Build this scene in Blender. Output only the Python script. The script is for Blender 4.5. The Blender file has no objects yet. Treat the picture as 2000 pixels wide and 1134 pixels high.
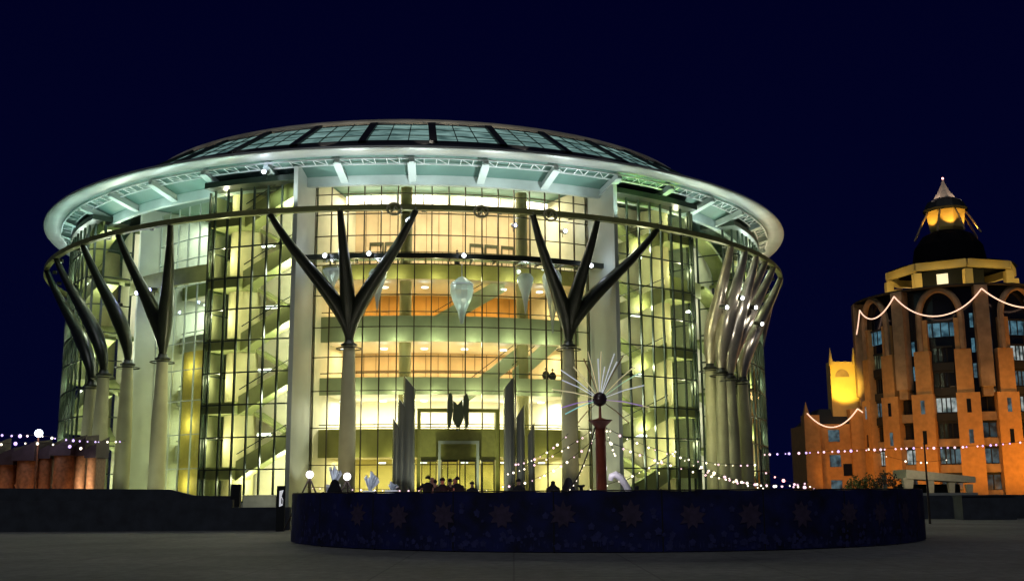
import bpy, math, random
from mathutils import Vector, Matrix
random.seed(7)
C = bpy.context.scene.collection
SC = bpy.context.scene
R = math.radians
# ------------------------------------------------------------------ camera
F, EYE = 2150.0, 1.7                      # focal length in photo pixels, eye height in metres
PITCH, ROLL = 0.1836, 0.0066             # tilt up, and the slight tilt of the hand-held photo
cam = bpy.data.cameras.new('camera'); co = bpy.data.objects.new('camera', cam); C.objects.link(co)
cam.sensor_width = 36.0; cam.lens = F / 2000 * 36.0; cam.clip_end = 3000; cam.clip_start = 0.1
co.location = (0, 0, EYE); co.rotation_euler = (Matrix.Rotation(math.pi / 2 + PITCH, 3, 'X') @ Matrix.Rotation(-ROLL, 3, 'Z')).to_euler()
SC.camera = co
# ------------------------------------------------------------------ night sky
w = bpy.data.worlds.new('World'); SC.world = w; w.use_nodes = True
nt = w.node_tree; bg = nt.nodes['Background']
tc = nt.nodes.new('ShaderNodeTexCoord'); sx = nt.nodes.new('ShaderNodeSeparateXYZ'); cr = nt.nodes.new('ShaderNodeValToRGB')
nt.links.new(tc.outputs['Generated'], sx.inputs[0]); nt.links.new(sx.outputs['Z'], cr.inputs[0]); nt.links.new(cr.outputs[0], bg.inputs[0])
cr.color_ramp.elements[0].color = (0.0008, 0.0016, 0.0185, 1); cr.color_ramp.elements[0].position = 0.0
cr.color_ramp.elements[1].color = (0.0004, 0.0006, 0.0138, 1); cr.color_ramp.elements[1].position = 0.45
bg.inputs[1].default_value = 1.0
# faint city glow from high up
sun = bpy.data.lights.new('city_glow', 'SUN'); so = bpy.data.objects.new('city_glow', sun); C.objects.link(so)
sun.energy = 0.40; sun.angle = R(25); sun.color = (0.95, 0.98, 1.0); so.rotation_euler = (R(30), R(-12), 0)
# ------------------------------------------------------------------ exposure and render
SC.view_settings.view_transform = 'Standard'; SC.view_settings.look = 'None'
SC.view_settings.exposure = 0.0; SC.view_settings.gamma = 1.0
SC.render.engine = 'CYCLES'
cy = SC.cycles
cy.use_denoising = True; cy.max_bounces = 7; cy.diffuse_bounces = 3; cy.glossy_bounces = 3; cy.transmission_bounces = 4
cy.transparent_max_bounces = 24; cy.sample_clamp_indirect = 4.0; cy.sample_clamp_direct = 30.0; cy.caustics_reflective = False; cy.caustics_refractive = False
cy.use_light_tree = True

# ------------------------------------------------------------------ photo-to-world helpers
def ray(x, y):
    a, b = x - 1000, 567 - y; u = a * math.cos(ROLL) + b * math.sin(ROLL); v = b * math.cos(ROLL) - a * math.sin(ROLL)
    return u, F * math.cos(PITCH) - v * math.sin(PITCH), F * math.sin(PITCH) + v * math.cos(PITCH)
def at(x, y, Y):
    a = ray(x, y); k = Y / a[1]
    return Vector((a[0] * k, Y, EYE + a[2] * k))
D, AZ = 120.0, -0.082
LIFT = 0.42                               # the hall's storeys start this much above the square
def lift(z): return z + LIFT * max(0, min(1, z / 3))
def unlift(z): return z - LIFT if z > 3 + LIFT else z / (1 + LIFT / 3)
AX = Vector((D * math.sin(AZ), D * math.cos(AZ), 0))
ca, sa = math.cos(AZ), math.sin(AZ)
def P(r, th, z):                          # cylinder coordinates about the hall's axis, th = 0 towards the square
    t = R(th); c, s = math.cos(t), math.sin(t)
    z = lift(z)
    return Vector((AX.x + r * (-sa * c + ca * s), AX.y + r * (-ca * c - sa * s), z))
def cyl(x, y, r):
    a = ray(x, y); h = math.hypot(a[0], a[1]); dx, dy = a[0] / h, a[1] / h
    b = dx * AX.x + dy * AX.y; s = b - math.sqrt(max(0, b * b - D * D + r * r))
    ex, ey = dx * s - AX.x, dy * s - AX.y
    return math.degrees(math.atan2(ex * ca - ey * sa, -ex * sa - ey * ca)), unlift(EYE + a[2] / h * s)

# ------------------------------------------------------------------ materials
MATS = {}
def mat(name, col, rough=0.6, metal=0.0, noise=0.0, scale=3.0, emit=None, estr=0.0, bump=0.0, coat=0.0):
    m = bpy.data.materials.new(name); m.use_nodes = True; n = m.node_tree; b = n.nodes['Principled BSDF']
    b.inputs['Base Color'].default_value = (*col, 1); b.inputs['Roughness'].default_value = rough; b.inputs['Metallic'].default_value = metal
    if coat: b.inputs['Coat Weight'].default_value = coat
    if noise or bump:
        t = n.nodes.new('ShaderNodeTexCoord'); no = n.nodes.new('ShaderNodeTexNoise'); no.inputs['Scale'].default_value = scale; no.inputs['Detail'].default_value = 6
        n.links.new(t.outputs['Object'], no.inputs['Vector'])
        if noise:
            rmp = n.nodes.new('ShaderNodeValToRGB'); e = rmp.color_ramp.elements
            e[0].position = .3; e[1].position = .7
            e[0].color = (*[c * (1 - noise) for c in col], 1); e[1].color = (*[min(1, c * (1 + noise)) for c in col], 1)
            n.links.new(no.outputs['Fac'], rmp.inputs[0]); n.links.new(rmp.outputs[0], b.inputs['Base Color'])
        if bump:
            bp = n.nodes.new('ShaderNodeBump'); bp.inputs['Strength'].default_value = bump; bp.inputs['Distance'].default_value = .05
            n.links.new(no.outputs['Fac'], bp.inputs['Height']); n.links.new(bp.outputs[0], b.inputs['Normal'])
    if emit:
        b.inputs['Emission Color'].default_value = (*emit, 1); b.inputs['Emission Strength'].default_value = estr
    MATS[name] = m; return m
def glassmat(name, tint, gloss=0.10, rough=0.03, dirt=0.0, dcol=(.5, .6, .55)):
    m = bpy.data.materials.new(name); m.use_nodes = True; n = m.node_tree; n.nodes.clear()
    o = n.nodes.new('ShaderNodeOutputMaterial'); t = n.nodes.new('ShaderNodeBsdfTransparent'); g = n.nodes.new('ShaderNodeBsdfGlossy')
    t.inputs[0].default_value = (*tint, 1); g.inputs['Roughness'].default_value = rough; g.inputs[0].default_value = (.9, 1, .95, 1)
    tc_ = n.nodes.new('ShaderNodeTexCoord'); nz = n.nodes.new('ShaderNodeTexNoise'); nz.inputs['Scale'].default_value = .38; nz.inputs['Detail'].default_value = 3; n.links.new(tc_.outputs['Object'], nz.inputs['Vector'])
    rp_ = n.nodes.new('ShaderNodeValToRGB'); rp_.color_ramp.elements[0].position = .34; rp_.color_ramp.elements[1].position = .62
    rp_.color_ramp.elements[0].color = (*[c * .82 for c in tint], 1); rp_.color_ramp.elements[1].color = (*[min(1, c * 1.06) for c in tint], 1); n.links.new(nz.outputs['Fac'], rp_.inputs[0]); n.links.new(rp_.outputs[0], t.inputs[0])
    n2 = n.nodes.new('ShaderNodeTexNoise'); n2.inputs['Scale'].default_value = .9; n.links.new(tc_.outputs['Object'], n2.inputs['Vector']); bp_ = n.nodes.new('ShaderNodeBump'); bp_.inputs['Strength'].default_value = .35; bp_.inputs['Distance'].default_value = .05
    n.links.new(n2.outputs['Fac'], bp_.inputs['Height']); n.links.new(bp_.outputs[0], g.inputs['Normal'])
    lw = n.nodes.new('ShaderNodeFresnel'); lw.inputs[0].default_value = 1.45
    ad = n.nodes.new('ShaderNodeMath'); ad.operation = 'MULTIPLY_ADD'; ad.inputs[1].default_value = 1.0; ad.inputs[2].default_value = gloss - .04
    n.links.new(lw.outputs[0], ad.inputs[0])
    mx = n.nodes.new('ShaderNodeMixShader'); n.links.new(ad.outputs[0], mx.inputs[0]); n.links.new(t.outputs[0], mx.inputs[1]); n.links.new(g.outputs[0], mx.inputs[2])
    last = mx
    if dirt:
        d = n.nodes.new('ShaderNodeBsdfDiffuse'); d.inputs[0].default_value = (*dcol, 1); m2 = n.nodes.new('ShaderNodeMixShader'); m2.inputs[0].default_value = dirt
        n.links.new(mx.outputs[0], m2.inputs[1]); n.links.new(d.outputs[0], m2.inputs[2]); last = m2
    n.links.new(last.outputs[0], o.inputs[0]); MATS[name] = m; return m
def lampmat(name, col, s):
    return mat(name, (.8, .8, .8), emit=col, estr=s)

# ------------------------------------------------------------------ mesh building
LOC = {}
class MB:
    def __init__(s): s.v = []; s.f = []; s.mi = []; s.sm = []; s.cur = 0
    def add(s, vs, fs, smooth=False):
        o = len(s.v); s.v += [Vector(p) for p in vs]
        for f in fs: s.f.append([i + o for i in f]); s.mi.append(s.cur); s.sm.append(smooth)
    def hexa(s, b, t):                    # four bottom points, four top points
        n = len(b)
        fs = [list(range(n))[::-1], list(range(n, 2 * n))] + [[i, (i + 1) % n, n + (i + 1) % n, n + i] for i in range(n)]
        s.add(list(b) + list(t), fs)
    def box(s, x0, x1, y0, y1, z0, z1):
        s.hexa([(x0, y0, z0), (x1, y0, z0), (x1, y1, z0), (x0, y1, z0)], [(x0, y0, z1), (x1, y0, z1), (x1, y1, z1), (x0, y1, z1)])
    def rbox(s, c, sx, sy, z0, z1, a=0):  # box turned about z, centred on c
        ux = Vector((math.cos(a), math.sin(a), 0)); uy = Vector((-math.sin(a), math.cos(a), 0)); c = Vector((c[0], c[1], 0))
        q = [c + ux * sx / 2 * i + uy * sy / 2 * j for i, j in ((-1, -1), (1, -1), (1, 1), (-1, 1))]
        s.hexa([p + Vector((0, 0, z0)) for p in q], [p + Vector((0, 0, z1)) for p in q])
    def bar(s, p, q, w, h, up=(0, 0, 1)):
        p, q = Vector(p), Vector(q); d = (q - p).normalized(); up = Vector(up)
        if abs(d.dot(up)) > .98: up = Vector((0, 1, 0))
        a = d.cross(up).normalized() * w / 2; b = a.cross(d).normalized() * h / 2
        s.hexa([p - a - b, p + a - b, p + a + b, p - a + b], [q - a - b, q + a - b, q + a + b, q - a + b])
    def tube(s, pts, rad, n=8, cap=True, smooth=True, flat=1.0):
        pts = [Vector(p) for p in pts]; m = len(pts)
        if not hasattr(rad, '__len__'): rad = [rad] * m
        up = Vector((0, 0, 1)); vs = []; a = None
        for i in range(m):
            d = (pts[min(i + 1, m - 1)] - pts[max(i - 1, 0)]).normalized()
            if a is None: a = d.cross(up if abs(d.z) < .95 else Vector((1, 0, 0))).normalized()
            else: a = (a - d * a.dot(d)).normalized()
            b = d.cross(a)
            for k in range(n):
                t = 2 * math.pi * k / n; vs.append(pts[i] + a * math.cos(t) * rad[i] + b * math.sin(t) * rad[i] * flat)
        fs = [[i * n + k, i * n + (k + 1) % n, (i + 1) * n + (k + 1) % n, (i + 1) * n + k] for i in range(m - 1) for k in range(n)]
        s.add(vs, fs, smooth)
        if cap:
            s.add([vs[k] for k in range(n)], [list(range(n))[::-1]]); s.add(vs[-n:], [list(range(n))])
    def lathe(s, c, prof, n=24, smooth=True, a0=0, a1=360):
        c = Vector(c); full = abs(a1 - a0) >= 359.9; k = n if full else n + 1; vs = []
        for r, z in prof:
            for i in range(k):
                t = R(a0 + (a1 - a0) * i / n); vs.append((c.x + r * math.cos(t), c.y + r * math.sin(t), c.z + z))
        fs = [[j * k + i, j * k + (i + 1) % k, (j + 1) * k + (i + 1) % k, (j + 1) * k + i] for j in range(len(prof) - 1) for i in range(n)]
        s.add(vs, fs, smooth)
    def ball(s, c, r, n=12, sz=1.0):
        s.lathe(c, [(max(.0005, r * math.sin(math.pi * i / (n // 2 + 2))), -r * sz * math.cos(math.pi * i / (n // 2 + 2))) for i in range(n // 2 + 3)], n)
    def sector(s, r0, r1, z0, z1, t0, t1, n=None, z0b=None, z1b=None):   # solid curved block; z?b: heights at the far end
        n = n or max(2, int(abs(t1 - t0) / 2)); vs = []
        for i in range(n + 1):
            f = i / n; t = t0 + (t1 - t0) * f; a = z0 + ((z0b if z0b is not None else z0) - z0) * f; b = z1 + ((z1b if z1b is not None else z1) - z1) * f
            vs += [P(r0, t, a), P(r1, t, a), P(r1, t, b), P(r0, t, b)]
        fs = [[4 * i + k, 4 * i + (k + 1) % 4, 4 * i + 4 + (k + 1) % 4, 4 * i + 4 + k] for i in range(n) for k in range(4)]
        s.add(vs, fs + [[0, 3, 2, 1], [4 * n, 4 * n + 1, 4 * n + 2, 4 * n + 3]])
    def sweep(s, prof, t0, t1, n, smooth=True, close=False):             # profile (r, z) swept round the hall's axis
        m = len(prof); vs = []
        for i in range(n + 1):
            t = t0 + (t1 - t0) * i / n; vs += [P(r, t, z) for r, z in prof]
        kk = m if close else m - 1
        s.add(vs, [[i * m + k, i * m + (k + 1) % m, (i + 1) * m + (k + 1) % m, (i + 1) * m + k] for i in range(n) for k in range(kk)], smooth)
    def build(s, name, m, parent=None, base=None):
        base = Vector(base) if base is not None else (LOC[parent.name] if parent else Vector((0, 0, 0)))
        me = bpy.data.meshes.new(name); me.from_pydata([v - base for v in s.v], [], s.f)
        for x in (m if isinstance(m, (list, tuple)) else [m]): me.materials.append(x if not isinstance(x, str) else MATS[x])
        me.polygons.foreach_set('material_index', s.mi); me.polygons.foreach_set('use_smooth', s.sm); me.update()
        o = bpy.data.objects.new(name, me); C.objects.link(o); LOC[o.name] = base
        if parent:
            o.parent = parent; o.location = base - LOC[parent.name]
        else: o.location = base
        return o
def tag(o, label=None, cat=None, group=None, kind=None):
    if label: o['label'] = label
    if cat: o['category'] = cat
    if group: o['group'] = group
    if kind: o['kind'] = kind
    return o
def thing(name, loc, label, cat, group=None):
    o = bpy.data.objects.new(name, None); C.objects.link(o); o.location = loc; LOC[o.name] = Vector(loc); o.empty_display_size = .3
    return tag(o, label, cat, group)
def lamp(kind, loc, e, col=(1, 1, 1), size=.15, to=None, ang=60, sy=None, blend=.5):
    l = bpy.data.lights.new('lamp_or_fill', kind); o = bpy.data.objects.new('lamp_or_fill', l); C.objects.link(o)  # serves real lamps and also added fill lights without a fitting
    l.energy = e; l.color = col; o.location = loc
    if kind == 'AREA':
        l.shape = 'RECTANGLE'; l.size = size; l.size_y = sy or size
    else: l.shadow_soft_size = size
    if kind == 'SPOT': l.spot_size = R(ang); l.spot_blend = blend
    if to is not None: o.rotation_euler = (Vector(to) - Vector(loc)).to_track_quat('-Z', 'Y').to_euler()
    return o

gm = mat('ground_concrete', (.16, .16, .15), .8, noise=.30, scale=.22, bump=.3)
def ground_detail():
    n = gm.node_tree; b = n.nodes['Principled BSDF']; src = b.inputs['Base Color'].links[0].from_socket
    t = n.nodes.new('ShaderNodeTexCoord'); no = n.nodes.new('ShaderNodeTexNoise'); no.inputs['Scale'].default_value = 2.6; no.inputs['Detail'].default_value = 10; no.inputs['Roughness'].default_value = .75
    br = n.nodes.new('ShaderNodeTexBrick'); br.inputs['Scale'].default_value = .5; br.inputs['Mortar Size'].default_value = .012; br.offset = 0.0
    br.inputs['Color1'].default_value = (1, 1, 1, 1); br.inputs['Color2'].default_value = (.86, .87, .88, 1); br.inputs['Mortar'].default_value = (.55, .55, .55, 1); br.inputs['Brick Width'].default_value = 1.5; br.inputs['Row Height'].default_value = 1.5
    n.links.new(t.outputs['Object'], no.inputs['Vector']); n.links.new(t.outputs['Object'], br.inputs['Vector'])
    r = n.nodes.new('ShaderNodeValToRGB'); r.color_ramp.elements[0].position = .35; r.color_ramp.elements[0].color = (.55, .55, .56, 1); r.color_ramp.elements[1].position = .66; r.color_ramp.elements[1].color = (1.25, 1.25, 1.22, 1)
    n.links.new(no.outputs['Fac'], r.inputs[0])
    m1 = n.nodes.new('ShaderNodeMixRGB'); m1.blend_type = 'MULTIPLY'; m1.inputs[0].default_value = 1; m2 = n.nodes.new('ShaderNodeMixRGB'); m2.blend_type = 'MULTIPLY'; m2.inputs[0].default_value = 1
    n.links.new(src, m1.inputs[1]); n.links.new(r.outputs[0], m1.inputs[2]); n.links.new(m1.outputs[0], m2.inputs[1]); n.links.new(br.outputs['Color'], m2.inputs[2]); n.links.new(m2.outputs[0], b.inputs['Base Color'])
ground_detail()
mat('wall_concrete', (.040, .048, .062), .85, noise=.3, scale=1.5)
mat('light_concrete', (.34, .35, .31), .85, noise=.15, scale=2)
mat('roof_metal', (.016, .017, .020), .45, metal=.3, noise=.2, scale=.6)
mat('rim_metal', (.37, .40, .38), .42, metal=.35, noise=.18, scale=.4)
mat('parapet_metal', (.40, .37, .30), .5, metal=.2, noise=.45, scale=.35)
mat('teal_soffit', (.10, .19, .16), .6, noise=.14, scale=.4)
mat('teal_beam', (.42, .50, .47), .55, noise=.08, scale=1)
mat('white_steel', (.72, .76, .76), .45, metal=.2)
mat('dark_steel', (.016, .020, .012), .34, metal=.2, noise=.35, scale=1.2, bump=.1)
mat('ring_steel', (.21, .23, .085), .45, metal=.2, noise=.25, scale=.8)
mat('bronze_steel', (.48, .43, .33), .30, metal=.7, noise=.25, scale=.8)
mat('mullion', (.018, .030, .020), .4, metal=.4)
mat('mullion_brown', (.05, .045, .022), .4, metal=.4)
mat('pillar_paint', (.40, .45, .40), .6, noise=.08, scale=.5)
mat('tower_wall', (.60, .58, .42), .75, noise=.10, scale=.5)
mat('tower_core', (.48, .46, .24), .75, noise=.12, scale=.6)
mat('stair_side', (.21, .24, .085), .6, noise=.15, scale=.8)
mat('white_wall', (.70, .74, .66), .7, noise=.06, scale=.5)
mat('fascia_green', (.33, .33, .10), .45, noise=.15, scale=.5)
mat('fascia_pale', (.36, .42, .26), .45, noise=.12, scale=.5)
mat('peach_wall', (.62, .46, .28), .7, noise=.08, scale=.6)
mat('wood_wall', (.52, .27, .055), .6, noise=.18, scale=.5)
mat('cream_wall', (.80, .74, .56), .7, noise=.06, scale=.5)
mat('yellow_wall', (.60, .54, .22), .7, noise=.12, scale=.5)
mat('panel_yellow', (.72, .64, .20), .6, noise=.1)
mat('batten', (.16, .11, .05), .6)
mat('ceiling_cream', (.82, .78, .66), .8)
mat('column_olive', (.22, .21, .08), .55, noise=.1, scale=1)
mat('shaft_paint', (.33, .32, .20), .6, noise=.12, scale=.7)
mat('floor_stone', (.4, .37, .28), .4, noise=.1)
mat('chrome', (.32, .34, .25), .26, metal=.7, noise=.15, scale=.6)
mat('emblem_green', (.10, .125, .06), .5, metal=.2)
mat('portal_olive', (.26, .27, .045), .45, noise=.12)
mat('door_frame', (.05, .05, .02), .4, metal=.3)
mat('dark_cloth', (.012, .013, .02), .9, noise=.3, scale=8)
mat('skin', (.5, .33, .25), .6)
mat('banner_blue', (.004, .008, .078), .75, noise=.75, scale=1.4, bump=.3)
mat('banner_star', (.060, .040, .085), .8, noise=.3, scale=6)
mat('banner_snow', (.032, .036, .15), .8, noise=.3, scale=6)
mat('post_red', (.20, .045, .018), .45, noise=.25, scale=2, coat=.3)
mat('ball_dark', (.025, .012, .014), .3)
mat('rod_cream', (.85, .78, .50), .4, emit=(.9, .8, .45), estr=.35)
mat('rod_white', (.8, .85, .95), .4, emit=(.7, .75, .9), estr=.45)
mat('rod_violet', (.45, .3, .7), .4, emit=(.45, .25, .75), estr=.4)
mat('rod_teal', (.35, .75, .72), .4, emit=(.3, .75, .75), estr=.45)
mat('rod_mint', (.6, .85, .65), .4, emit=(.5, .8, .55), estr=.35)
mat('rod_brown', (.25, .14, .07), .5)
mat('tower_brick', (.44, .25, .09), .8, noise=.16, scale=1.6)
mat('tower_brown', (.28, .20, .12), .8, noise=.3, scale=.8)
mat('tower_gold', (.62, .46, .16), .7, noise=.08, scale=.6)
mat('tower_glass', (.010, .014, .022), .12)
mat('roof_black', (.0025, .003, .005), .9).node_tree.nodes['Principled BSDF'].inputs['Specular IOR Level'].default_value = .08
mat('tower_dark', (.006, .009, .010), .7, noise=.2)
mat('kiosk_wood', (.30, .13, .055), .7, noise=.35, scale=5)
mat('kiosk_roof', (.055, .035, .045), .8, noise=.2)
mat('canopy_stone', (.42, .38, .29), .75, noise=.12)
mat('snow_white', (.8, .82, .86), .6, noise=.05)
mat('bush_leaf', (.06, .085, .025), .8, noise=.4, scale=6)
mat('bush_dark', (.025, .032, .025), .8, noise=.4, scale=6)
mat('wire', (.03, .02, .015), .6)
mat('poster', (.75, .75, .78), .6, emit=(.8, .8, .85), estr=.6)
glassmat('glass_clear', (.93, .97, .88), .055)
glassmat('glass_green', (.90, .93, .76), .075)
glassmat('glass_canopy', (.62, .72, .66), .16, .06, .25)
lampmat('lamp_white', (.85, .9, 1), 12)
lampmat('lamp_blue', (.45, .45, 1), 9)
lampmat('lamp_warm', (1, .86, .55), .9)
lampmat('lamp_tube', (.85, .95, 1), 3.0)
lampmat('bulb_pink', (1, .60, .72), 1.7)
lampmat('bulb_white', (1, .86, .66), 3.0)
lampmat('bulb_violet', (.62, .42, 1), 2.0)
lampmat('bulb_red', (1, .35, .35), 4)
lampmat('cove_glow', (1, .84, .56), 1.0)
lampmat('globe_light', (1, .92, 1), 5)
lampmat('rope_light', (1, .60, .42), 1.3)
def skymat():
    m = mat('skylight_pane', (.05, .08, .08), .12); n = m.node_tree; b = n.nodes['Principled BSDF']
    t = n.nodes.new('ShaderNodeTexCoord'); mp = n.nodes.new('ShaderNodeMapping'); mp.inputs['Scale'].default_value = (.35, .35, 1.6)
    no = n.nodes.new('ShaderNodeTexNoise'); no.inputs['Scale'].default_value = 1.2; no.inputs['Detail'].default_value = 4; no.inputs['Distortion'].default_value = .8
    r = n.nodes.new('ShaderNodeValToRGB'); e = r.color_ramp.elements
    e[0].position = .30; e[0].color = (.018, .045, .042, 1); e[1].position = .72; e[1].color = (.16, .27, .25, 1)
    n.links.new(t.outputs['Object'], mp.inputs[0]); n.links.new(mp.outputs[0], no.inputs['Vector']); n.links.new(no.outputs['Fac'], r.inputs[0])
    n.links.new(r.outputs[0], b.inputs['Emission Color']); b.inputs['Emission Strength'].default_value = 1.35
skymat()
def winmat(name, a, c, s):
    m = mat(name, (.02, .03, .035), .15); n = m.node_tree; b = n.nodes['Principled BSDF']
    t = n.nodes.new('ShaderNodeTexCoord'); no = n.nodes.new('ShaderNodeTexNoise'); no.inputs['Scale'].default_value = 1.1; no.inputs['Detail'].default_value = 5
    r = n.nodes.new('ShaderNodeValToRGB'); e = r.color_ramp.elements
    e[0].position = .38; e[0].color = (*a, 1); e[1].position = .62; e[1].color = (*c, 1)
    n.links.new(t.outputs['Object'], no.inputs['Vector']); n.links.new(no.outputs['Fac'], r.inputs[0])
    n.links.new(r.outputs[0], b.inputs['Emission Color']); b.inputs['Emission Strength'].default_value = s
winmat('window_cool', (.02, .035, .045), (.14, .25, .30), .5)
winmat('window_grey', (.03, .04, .02), (.16, .19, .11), .4)
winmat('window_blue', (.02, .06, .09), (.13, .32, .42), .6)
winmat('window_bright', (.10, .14, .14), (.55, .62, .60), .7)
winmat('window_dim', (.006, .01, .014), (.05, .085, .10), .6)
winmat('window_warm', (.10, .08, .03), (.5, .42, .2), .6)

# ================================================================== the setting
g = MB(); n = 40
g.add([(-900, -60, 0), (900, -60, 0), (900, 1500, 0), (-900, 1500, 0)], [[0, 1, 2, 3]])
tag(g.build('ground', 'ground_concrete'), kind='structure')

# ================================================================== concert hall
hall = thing('concert_hall', AX, 'round glass concert hall with disc roof glowing green and yellow at night', 'concert hall')
H = lambda mb, name, m, parent=None: mb.build(name, m, parent or hall)
RD = (-100, 100)
# roof rim: a rounded metal edge all round
m = MB(); m.sweep([(37.2, 27.48), (37.3, 27.34), (38.0, 27.28), (38.6, 27.32), (38.9, 27.40), (38.98, 27.5), (38.88, 27.62), (38.5, 27.72)], -180, 180, 144)
H(m, 'roof_rim', 'rim_metal')
# dark metal roof slope, then the ring of skylights and the parapet on top
m = MB(); m.sweep([(38.5, 27.72), (37.2, 28.1), (34.85, 29.15)], -180, 180, 144); m.sweep([(29.0, 33.0), (28.4, 33.2), (10, 35.2), (.1, 35.6)], -180, 180, 96)
roof = H(m, 'roof', 'roof_metal')
m = MB(); m.sweep([(29.55, 32.42), (29.65, 32.62), (29.35, 33.05), (28.95, 33.1)], -180, 180, 144)
H(m, 'roof_parapet', 'parapet_metal')
for t_ in (-40, -26, -13, 0, 13, 26, 40): lamp('SPOT', P(36.6, t_, 28.55), (900 if abs(t_) < 20 else 350), (1, .9, .7), .03, P(29.5, t_, 32.8), 50)
NS = 38; st = 360 / NS; r0, z0, r1, z1 = 34.85, 29.15, 29.6, 32.5
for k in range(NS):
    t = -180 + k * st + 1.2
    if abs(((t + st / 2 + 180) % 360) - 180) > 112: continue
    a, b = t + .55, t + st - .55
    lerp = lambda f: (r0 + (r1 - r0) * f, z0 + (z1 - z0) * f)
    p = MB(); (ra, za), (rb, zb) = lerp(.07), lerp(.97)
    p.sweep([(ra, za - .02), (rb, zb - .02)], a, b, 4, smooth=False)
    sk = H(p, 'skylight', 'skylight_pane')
    q = MB()
    for i in (1, 2):
        tt = a + (b - a) * i / 3; q.bar(P(ra, tt, za + .03), P(rb, tt, zb + .03), .07, .06)
    for f in (.36, .68):
        rr, zz = lerp(f)
        for i in range(4): q.bar(P(rr, a + (b - a) * i / 4, zz + .03), P(rr, a + (b - a) * (i + 1) / 4, zz + .03), .05, .05)
    q.build('glazing_bar', 'mullion', sk)
    frm = MB(); frm.bar(P(r0, t, z0 + .05), P(r1, t, z1 + .05), .62, .28); H(frm, 'roof_rib', 'roof_metal')
m = MB(); m.sweep([(34.9, 29.1), (34.45, 29.5)], -180, 180, 144); m.sweep([(29.85, 32.38), (29.5, 32.52)], -180, 180, 144); H(m, 'roof_edge_band', 'roof_metal')
# soffit under the overhang, inner ceiling
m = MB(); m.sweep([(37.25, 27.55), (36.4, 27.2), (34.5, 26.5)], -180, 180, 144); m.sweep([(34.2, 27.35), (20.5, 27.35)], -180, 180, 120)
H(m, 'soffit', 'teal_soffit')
m = MB(); m.sweep([(34.6, 25.75), (34.6, 26.52), (34.2, 27.4), (34.2, 25.75), (34.6, 25.75)], -180, 180, 144, smooth=False); H(m, 'ring_girder', 'teal_beam')
for k in range(-12, 13):
    t = k * 9.0 - 1.5
    b = MB(); b.bar(P(34.58, t, 26.22), P(37.25, t, 27.05), .40, .50); b.bar(P(34.6, t, 25.94), P(37.25, t, 26.78), .62, .07)
    o = H(b, 'soffit_beam', 'teal_beam')
# catwalk truss that runs round under the rim
m = MB()
for rr, zz in ((37.25, 27.12), (36.35, 26.92)): m.sweep([(rr - .05, zz - .05), (rr + .05, zz - .05), (rr + .05, zz + .05), (rr - .05, zz + .05), (rr - .05, zz - .05)], -110, 110, 110, smooth=False)
for k in range(-73, 74):
    t = k * 1.5; m.bar(P(37.25, t, 27.12), P(36.35, t, 26.92), .06, .06)
    if k % 2: m.bar(P(37.25, t, 27.12), P(36.35, t + 1.5, 26.92), .05, .05)
H(m, 'catwalk_truss', 'white_steel')
# ring beam carried by the tree columns
RR, RZ = 38.4, 22.8
m = MB(); m.sweep([(RR - .22, RZ - .17), (RR + .22, RZ - .17), (RR + .22, RZ + .24), (RR - .22, RZ + .24), (RR - .22, RZ - .17)], -100, 100, 120, smooth=False)
ring = H(m, 'ring_beam', 'ring_steel')

# ---- bays and towers: angles along the drum
LT = (-29.2, -16.0); RT = (25.6, 41.4); LS = (-86, -51.5); RS = (51, 86)
def curtain(path, z0, z1, hz, glass, fm, bw=.125, bd=.18, closed=False, skip=None):
    gl = MB(); vs = []
    for p in path: vs += [Vector((p.x, p.y, z0)), Vector((p.x, p.y, z1))]
    gl.add(vs, [[2 * i, 2 * i + 2, 2 * i + 3, 2 * i + 1] for i in range(len(path) - 1)])
    o = H(gl, 'curtain_wall', glass); fr = MB()
    for i, p in enumerate(path):
        d = Vector((AX.x, AX.y, 0)) - Vector((p.x, p.y, 0)); d.normalize(); a = math.atan2(d.y, d.x)
        fr.rbox((p.x, p.y), bd, bw, z0, z1, a)
    for z in hz:
        for i in range(len(path) - 1):
            fr.bar((path[i].x, path[i].y, z), (path[i + 1].x, path[i + 1].y, z), bd * .7, bw * .8)
    fr.build('mullion_grid', fm, o); return o
def arc(r, t0, t1, step):
    n = max(2, round(abs(t1 - t0) / 57.3 * r / step)); return [P(r, t0 + (t1 - t0) * i / n, 0) for i in range(n + 1)]

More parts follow.
